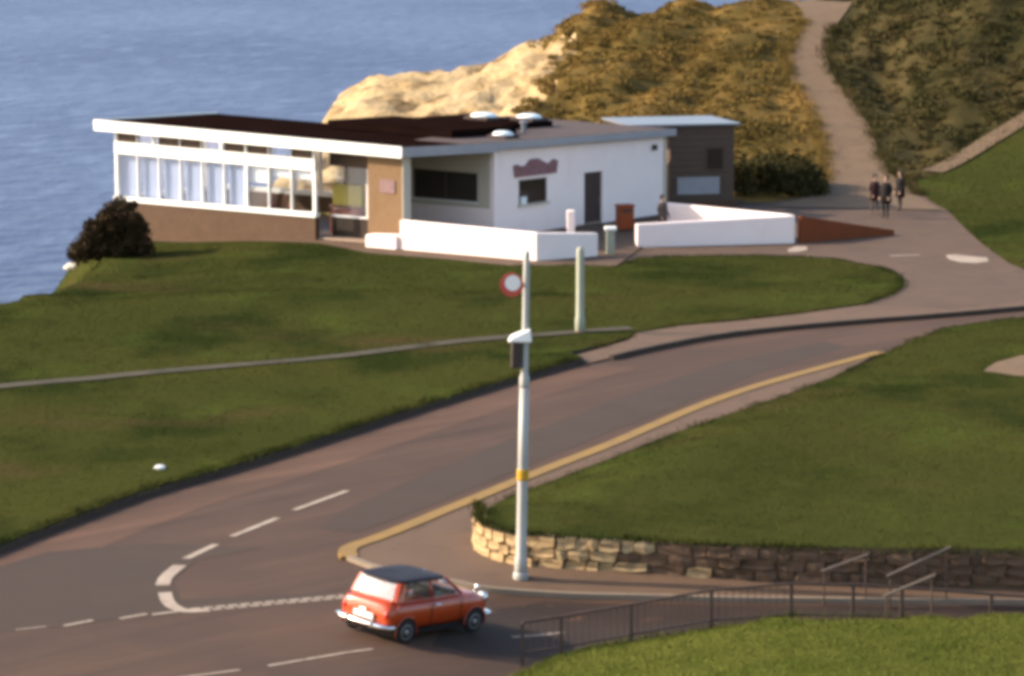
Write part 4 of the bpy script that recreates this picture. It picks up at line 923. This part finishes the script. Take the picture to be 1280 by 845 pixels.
# ------------------------------------------------------------------ people
def person(name_label, loc, rz, H, top, legs, stride=.12, arm=.1, group='people standing on the apron'):
    """one skinned figure: pelvis root, tapering limbs, hands and feet; hair and coat as children"""
    k = H / 1.75; t = thing('person', name_label, 'person', loc, rz, group)
    V = []; E = []; Rr = []
    def j(p, r_, par=None):
        V.append(tuple(c * k for c in p)); Rr.append(r_ * k)
        if par is not None: E.append((par, len(V) - 1))
        return len(V) - 1
    pv_ = j((0, 0, .95), .14); wa = j((0, 0, 1.10), .125, pv_); ch = j((0, 0, 1.30), .145, wa); ne0 = j((0, 0, 1.45), .075, ch); ne = j((0, -.01, 1.52), .055, ne0)
    h0 = j((0, -.02, 1.58), .075, ne); h1 = j((0, -.025, 1.66), .092, h0); h2 = j((0, -.02, 1.73), .06, h1)
    nose = j((0, -.115, 1.635), .014, h1)
    for s_ in (-1, 1):
        hp = j((s_ * .09, 0, .88), .095, pv_); kn = j((s_ * .10, -.02 - s_ * stride * .3, .50), .062, hp); an_ = j((s_ * .10, .02 - s_ * stride, .10), .042, kn); ft = j((s_ * .11, -.14 - s_ * stride, .035), .035, an_)
        sh = j((s_ * .18, 0, 1.40), .062, ch); el = j((s_ * .25, .03, 1.13), .045, sh); wrt = j((s_ * (.25 - arm * .4), -.08 - arm, .90), .030, el); hd = j((s_ * (.25 - arm * .5), -.10 - arm, .82), .034, wrt)
        for q in range(4): j((s_ * (.25 - arm * .5) + (q - 1.5) * .018, -.11 - arm, .735 + .01 * abs(q - 1.5)), .0095, hd)
        j((s_ * (.20 - arm * .5), -.14 - arm, .79), .0105, hd)
    me = bpy.data.meshes.new('body'); me.from_pydata(V, E, []); o = bpy.data.objects.new('body', me); COL.objects.link(o)
    md = o.modifiers.new('skin', 'SKIN'); md.use_smooth_shade = True; o.modifiers.new('sub', 'SUBSURF').levels = 1
    for i, sv in enumerate(me.skin_vertices[0].data): sv.radius = (Rr[i], Rr[i] * (.78 if i in (1, 2, 3) else 1)); sv.use_root = (i == 0)
    dg = bpy.context.evaluated_depsgraph_get(); nm = bpy.data.meshes.new_from_object(o.evaluated_get(dg)); bpy.data.objects.remove(o)
    for mm in (top, legs, 'skin', 'rubber'): nm.materials.append(M[mm])
    for p in nm.polygons:
        c = p.center / k; p.use_smooth = True
        p.material_index = 2 if c.z > 1.47 or (abs(c.x) > .13 and c.z < .88 and c.z > .6 and c.y < -.12) else 3 if c.z < .075 else 1 if c.z < .86 and abs(c.x) < .2 else 0
    b = bpy.data.objects.new('body', nm); COL.objects.link(b); b.parent = t
    mb = MB(); mb.lathe([(.02, -.10), (.098, -.06), (.112, .02), (.10, .08), (.06, .12), (.01, .13)], 14, (0, .012, 1.655)); 
    for v in mb.v:
        if v.y < -.05 and v.z < 1.70: v.y = -.035
    hr = mb.build('hair', 'hair', t, True); hr.scale = (k, k, k)
    mb = MB(); mb.lathe([(.20, .62), (.235, .64), (.215, 1.0), (.215, 1.25), (.215, 1.36), (.10, 1.455)], 16); ct_ = mb.build('coat', top, t, True); ct_.scale = (k, k * .85, k)
    return t
def stand(a, b): q = U(a, b, .012); return q
person('leftmost of the three people, in maroon coat and paler trousers', stand(1093, 268), R(25), 1.78, 'coat_maroon', 'trousers_pale')
person('tallest dark clothed person in the middle of the three', stand(1107, 273), R(-30), 1.90, 'coat_black', 'coat_black', .05)
person('person in a dark coat, rightmost of the three', stand(1125, 264), R(-60), 1.80, 'coat_black', 'trousers', .08)
q = U(826, 306); qq = G(5.95, 132.6)
qq = G(6.28, 132.9)
person('person in a grey coat standing behind the white yard wall', qq, R(40), 1.78, 'coat_grey', 'trousers', .05, group='person by the cafe')

# ------------------------------------------------------------------ foliage
def leaf_cloud(name, centers, radii, per, size, m, parent=None, flat=1.0, seed=1, shell=.55):
    """many small leaf faces spread through overlapping lumps"""
    r_ = np.random.default_rng(seed); C = np.repeat(np.array(centers), per, 0); Rd = np.repeat(np.array(radii), per)
    n = len(C); d = r_.normal(size=(n, 3)); d /= np.linalg.norm(d, axis=1)[:, None]
    rad = Rd * (shell + (1 - shell) * r_.random(n)) ; P = C + d * rad[:, None] * np.array([1, 1, flat])
    a = r_.normal(size=(n, 3)) + d * .6; a /= np.linalg.norm(a, axis=1)[:, None]; b = np.cross(a, r_.normal(size=(n, 3))); b /= np.linalg.norm(b, axis=1)[:, None]
    s = size * (.6 + .8 * r_.random(n))[:, None]
    V = np.stack([P - b * s * .35, P + a * s * .5 + 0 * b, P + b * s * .35, P - a * s * .6], 1).reshape(-1, 3)
    me = bpy.data.meshes.new(name); idx = np.arange(n * 4)
    me.vertices.add(n * 4); me.vertices.foreach_set('co', V.ravel()); me.loops.add(n * 4); me.loops.foreach_set('vertex_index', idx)
    me.polygons.add(n); me.polygons.foreach_set('loop_start', np.arange(n) * 4); me.polygons.foreach_set('loop_total', np.full(n, 4)); me.update(calc_edges=True)
    me.materials.append(M[m]); o = bpy.data.objects.new(name, me); COL.objects.link(o)
    if parent: o.parent = parent
    return o
# dark bush at the end of the glazed front
bb = U(150, 312); bc = Vector((-16.2, 131.2, g(-16.2, 131.2))); bush = thing('bush', 'dark brown evergreen bush at the seaward end of the cafe', 'bush', bc)
cs = []; rs_ = []
for k in range(110):
    x = random.uniform(-1.75, 1.15); hmax = 2.3 * math.exp(-((x + .05) / 1.25) ** 2) + .3 + .5 * noise.noise(Vector((x * 2.3, 0, 4)))
    cs.append((x, random.uniform(-.9, .9), random.uniform(.15, max(.3, hmax - .2)))); rs_.append(random.uniform(.22, .48))
for k in range(30):
    cs.append((random.uniform(-1.1, .75), random.uniform(-.5, .5), random.uniform(.3, 1.3))); rs_.append(.5)
leaf_cloud('foliage', cs, rs_, 170, .13, 'bush_leaf', bush, seed=5, shell=.4)
for k in range(9):
    c = random.choice(cs); mb = MB(); mb.tube([(c[0] * .25, c[1] * .25, -.15), (c[0] * .6, c[1] * .6, c[2] * .5), c], [.06, .04, .015], 6); mb.build('stem', 'bark', bush)
# pale rock at the lawn edge
def boulder(name, loc, sx, sy, sz, m, seed):
    bm = bmesh.new(); bmesh.ops.create_icosphere(bm, subdivisions=3, radius=1)
    for v in bm.verts:
        n_ = noise.fractal(v.co * 1.3 + Vector((seed, 0, 0)), 1, 2, 4); v.co = Vector((v.co.x * sx, v.co.y * sy, v.co.z * sz)) * (1 + .28 * n_)
    me = bpy.data.meshes.new(name); bm.to_mesh(me); bm.free(); me.materials.append(M[m]); o = bpy.data.objects.new(name, me); COL.objects.link(o); o.location = loc; return o
q = U(92, 334); tag(boulder('boulder', q + Vector((0, 0, .02)), .42, .3, .2, 'pale_rock', 2), 'pale boulder at the lawn edge below the dark bush', 'rock')
q = U(200, 595); q.z = lawn_z(q.x, q.y)
def crumple(name, loc, s, seed):
    o = boulder(name, loc, s, s * .8, s * .45, 'litter', seed); return o
tag(crumple('litter', q + Vector((0, 0, .05)), .13, 5), 'crumpled white litter lying on the lawn near the kerb', 'litter')

# scrub on the hill, as lumps of small leaves
def scrub():
    for right, want, per, mm, lab in ((False, 1500, 120, 'scrub_leaf', 'rough golden brown scrub on the hillside behind the cafe'), (True, 1150, 120, 'gorse_leaf', 'dark olive scrub on the hillside right of the path')):
        C = []; Rd = []; r_ = random.Random(3 + right); k = 0
        while k < want:
            y = r_.uniform(148.5, 200); x = r_.uniform(15, 35) if right else r_.uniform(0, 24)
            if x < rock_edge(x, y) - .5 or x > y * .172: continue
            if (x > pw(MIDX, y)) != right: continue
            if inside(path_poly, x, y) or dist_poly(path_poly, x, y, True) < .45: continue
            if inside(RIGHT_LAWN, x, y) or dist_poly(TRACK, x, y) < .7: continue
            if y < 150.5 and x < 12: continue
            nn = noise.noise(Vector((x * .22 + 9, y * .15, 1.7)))
            rr = r_.uniform(.35, .8) * (1.2 if nn > .1 else .7)
            C.append((x, y, g(x, y) + scrub_h(x, y) - rr * .12)); Rd.append(rr); k += 1
        o = leaf_cloud('hillside_scrub', C, Rd, per, .13, mm, flat=.42, seed=9 + right, shell=.6); struct(o, lab, 'scrub', 'stuff')
scrub()
def hedge():
    """dark thicket between the annex and the hill path"""
    C = []; Rd = []; r_ = random.Random(8)
    for k in range(150):
        a = r_.uniform(918, 1026); x = (a - 640) / F * 150; y = r_.uniform(149, 152.5); rr = r_.uniform(.35, .7)
        C.append((x, y, g(x, y) + r_.uniform(.0, 1.3 if a < 1005 else .9))); Rd.append(rr)
    o = leaf_cloud('thicket', C, Rd, 150, .16, 'gorse_leaf', flat=.8, seed=12, shell=.45); struct(o, 'dark thicket between the annex and the hill path', 'scrub', 'stuff')
hedge()
def blades(name, ob, dens, hgt, m, label, ymax=1e9, seed=1, wd=.012):
    me = ob.data; me.calc_loop_triangles(); r_ = np.random.default_rng(seed)
    co = np.empty(len(me.vertices) * 3); me.vertices.foreach_get('co', co); co = co.reshape(-1, 3)
    tr = np.array([t.vertices[:] for t in me.loop_triangles if t.material_index == 0]); A, B, C = co[tr[:, 0]], co[tr[:, 1]], co[tr[:, 2]]
    ar = np.linalg.norm(np.cross(B - A, C - A), axis=1) / 2; cen = (A + B + C) / 3
    vis = (np.abs(cen[:, 0]) < cen[:, 1] * .24) & (cen[:, 1] < ymax) & (cen[:, 1] > 50); ar = ar * vis
    n = int(ar.sum() * dens); t = r_.choice(len(ar), n, p=ar / ar.sum()); u, v = r_.random(n), r_.random(n); fl = u + v > 1; u[fl], v[fl] = 1 - u[fl], 1 - v[fl]
    P = A[t] + (B[t] - A[t]) * u[:, None] + (C[t] - A[t]) * v[:, None]
    ang = r_.random(n) * 6.283; h = hgt * (.45 + r_.random(n)); d = np.stack([np.cos(ang), np.sin(ang), np.zeros(n)], 1); ln = r_.normal(size=(n, 3)) * .5; ln[:, 2] = 1
    wv_ = wd * (.7 + .7 * r_.random(n)) * (P[:, 1] / 70)
    V = np.stack([P - d * wv_[:, None], P + d * wv_[:, None], P + ln * h[:, None]], 1).reshape(-1, 3); V[:, 2] -= .004
    nm = bpy.data.meshes.new(name); nm.vertices.add(n * 3); nm.vertices.foreach_set('co', V.ravel()); nm.loops.add(n * 3); nm.loops.foreach_set('vertex_index', np.arange(n * 3))
    nm.polygons.add(n); nm.polygons.foreach_set('loop_start', np.arange(n) * 3); nm.polygons.foreach_set('loop_total', np.full(n, 3)); nm.update(calc_edges=True)
    nm.materials.append(M[m]); o = bpy.data.objects.new(name, nm); COL.objects.link(o); struct(o, label, 'grass', 'stuff')
for o in [o for o in bpy.data.objects if o.get('kind') == 'structure']:
    lb_ = o.get('label', '')
    if 'sloping lawn in front' in lb_: blades('lawn_grass', o, 170, .026, 'blade', 'short grass of the cafe lawn', seed=1)
    elif 'behind the low stone wall' in lb_: blades('lawn_grass', o, 260, .026, 'blade', 'short grass of the lawn behind the stone wall', seed=2)
    elif 'right hillside' in lb_: blades('lawn_grass', o, 40, .05, 'blade', 'grass of the lawn below the hillside', seed=4, wd=.014)
    elif 'grass bank' in lb_: blades('bank_grass', o, 900, .05, 'blade_near', 'short yellow green grass of the near bank', seed=3, wd=.008)
def verge(name, line, zf, n, hgt, spread, m, label, seed, shift=0.0):
    """ragged tufts leaning over the edge of a lawn"""
    r_ = np.random.default_rng(seed); ln = dense(line, .1); V = []
    for _ in range(n):
        i = r_.integers(0, len(ln) - 1); p = ln[i]; d = (ln[i + 1] - ln[i]).normalized(); nn = Vector((-d.y, d.x))
        clump = .5 + .9 * max(0.0, noise.noise(Vector((p.x * .9, p.y * .9, seed))) + .25)
        q = p + nn * (shift + r_.normal() * spread); z = zf(q.x, q.y); a = r_.random() * 6.283; w_ = .012 * max(1.0, p.y / 90); h = hgt * clump * (.5 + r_.random())
        lean = Vector((r_.normal() * .5, r_.normal() * .5, 1)) * h
        b0 = Vector((q.x, q.y, z - .02)); dv = Vector((math.cos(a), math.sin(a), 0)) * w_
        V += [b0 - dv, b0 + dv, b0 + lean]
    o = link_mesh(name, V, [(3 * i, 3 * i + 1, 3 * i + 2) for i in range(len(V) // 3)], m); struct(o, label, 'grass', 'stuff')
verge('verge_grass', kerb_left, lawn_z, 7000, .13, .12, 'blade', 'ragged grass along the dark kerb', 21, .10)
verge('verge_grass', [Vector((p.x, p.y)) for p in wall_line], lambda x, y: .72 + min(g(x, y), 0) * .5, 6000, .15, .07, 'blade', 'ragged grass on top of the stone wall', 22, -.02)
verge('verge_grass', BANK[:10], bankz, 5000, .11, .10, 'blade_near', 'ragged grass along the near bank edge', 23, -.08)
verge('verge_grass', [Vector((p.x, p.y)) for p in open_edge], lawnr_z, 5000, .10, .10, 'blade', 'ragged grass along the yellow kerb pavement', 24, 0)
for e_, sd_, mm_ in ((PATH_L, 31, 'scrub_leaf'), (PATH_R, 32, 'gorse_leaf')):
    verge('verge_grass', [Vector((p.x, p.y)) for p in px(*e_[2:12])], g, 5000, .32, .22, mm_, 'dry tufts along the hill path', sd_)
verge('verge_grass', [Vector((p.x, p.y)) for p in lawn_poly[13:32]], lawn_z, 6000, .10, .10, 'blade', 'ragged grass round the lawn tip by the apron', 33)
verge('verge_grass', [Vector((p.x, p.y)) for p in foot_line], lawn_z, 6000, .07, .34, 'blade', 'grass growing over the footpath edges', 34)
bpy.context.view_layer.update()
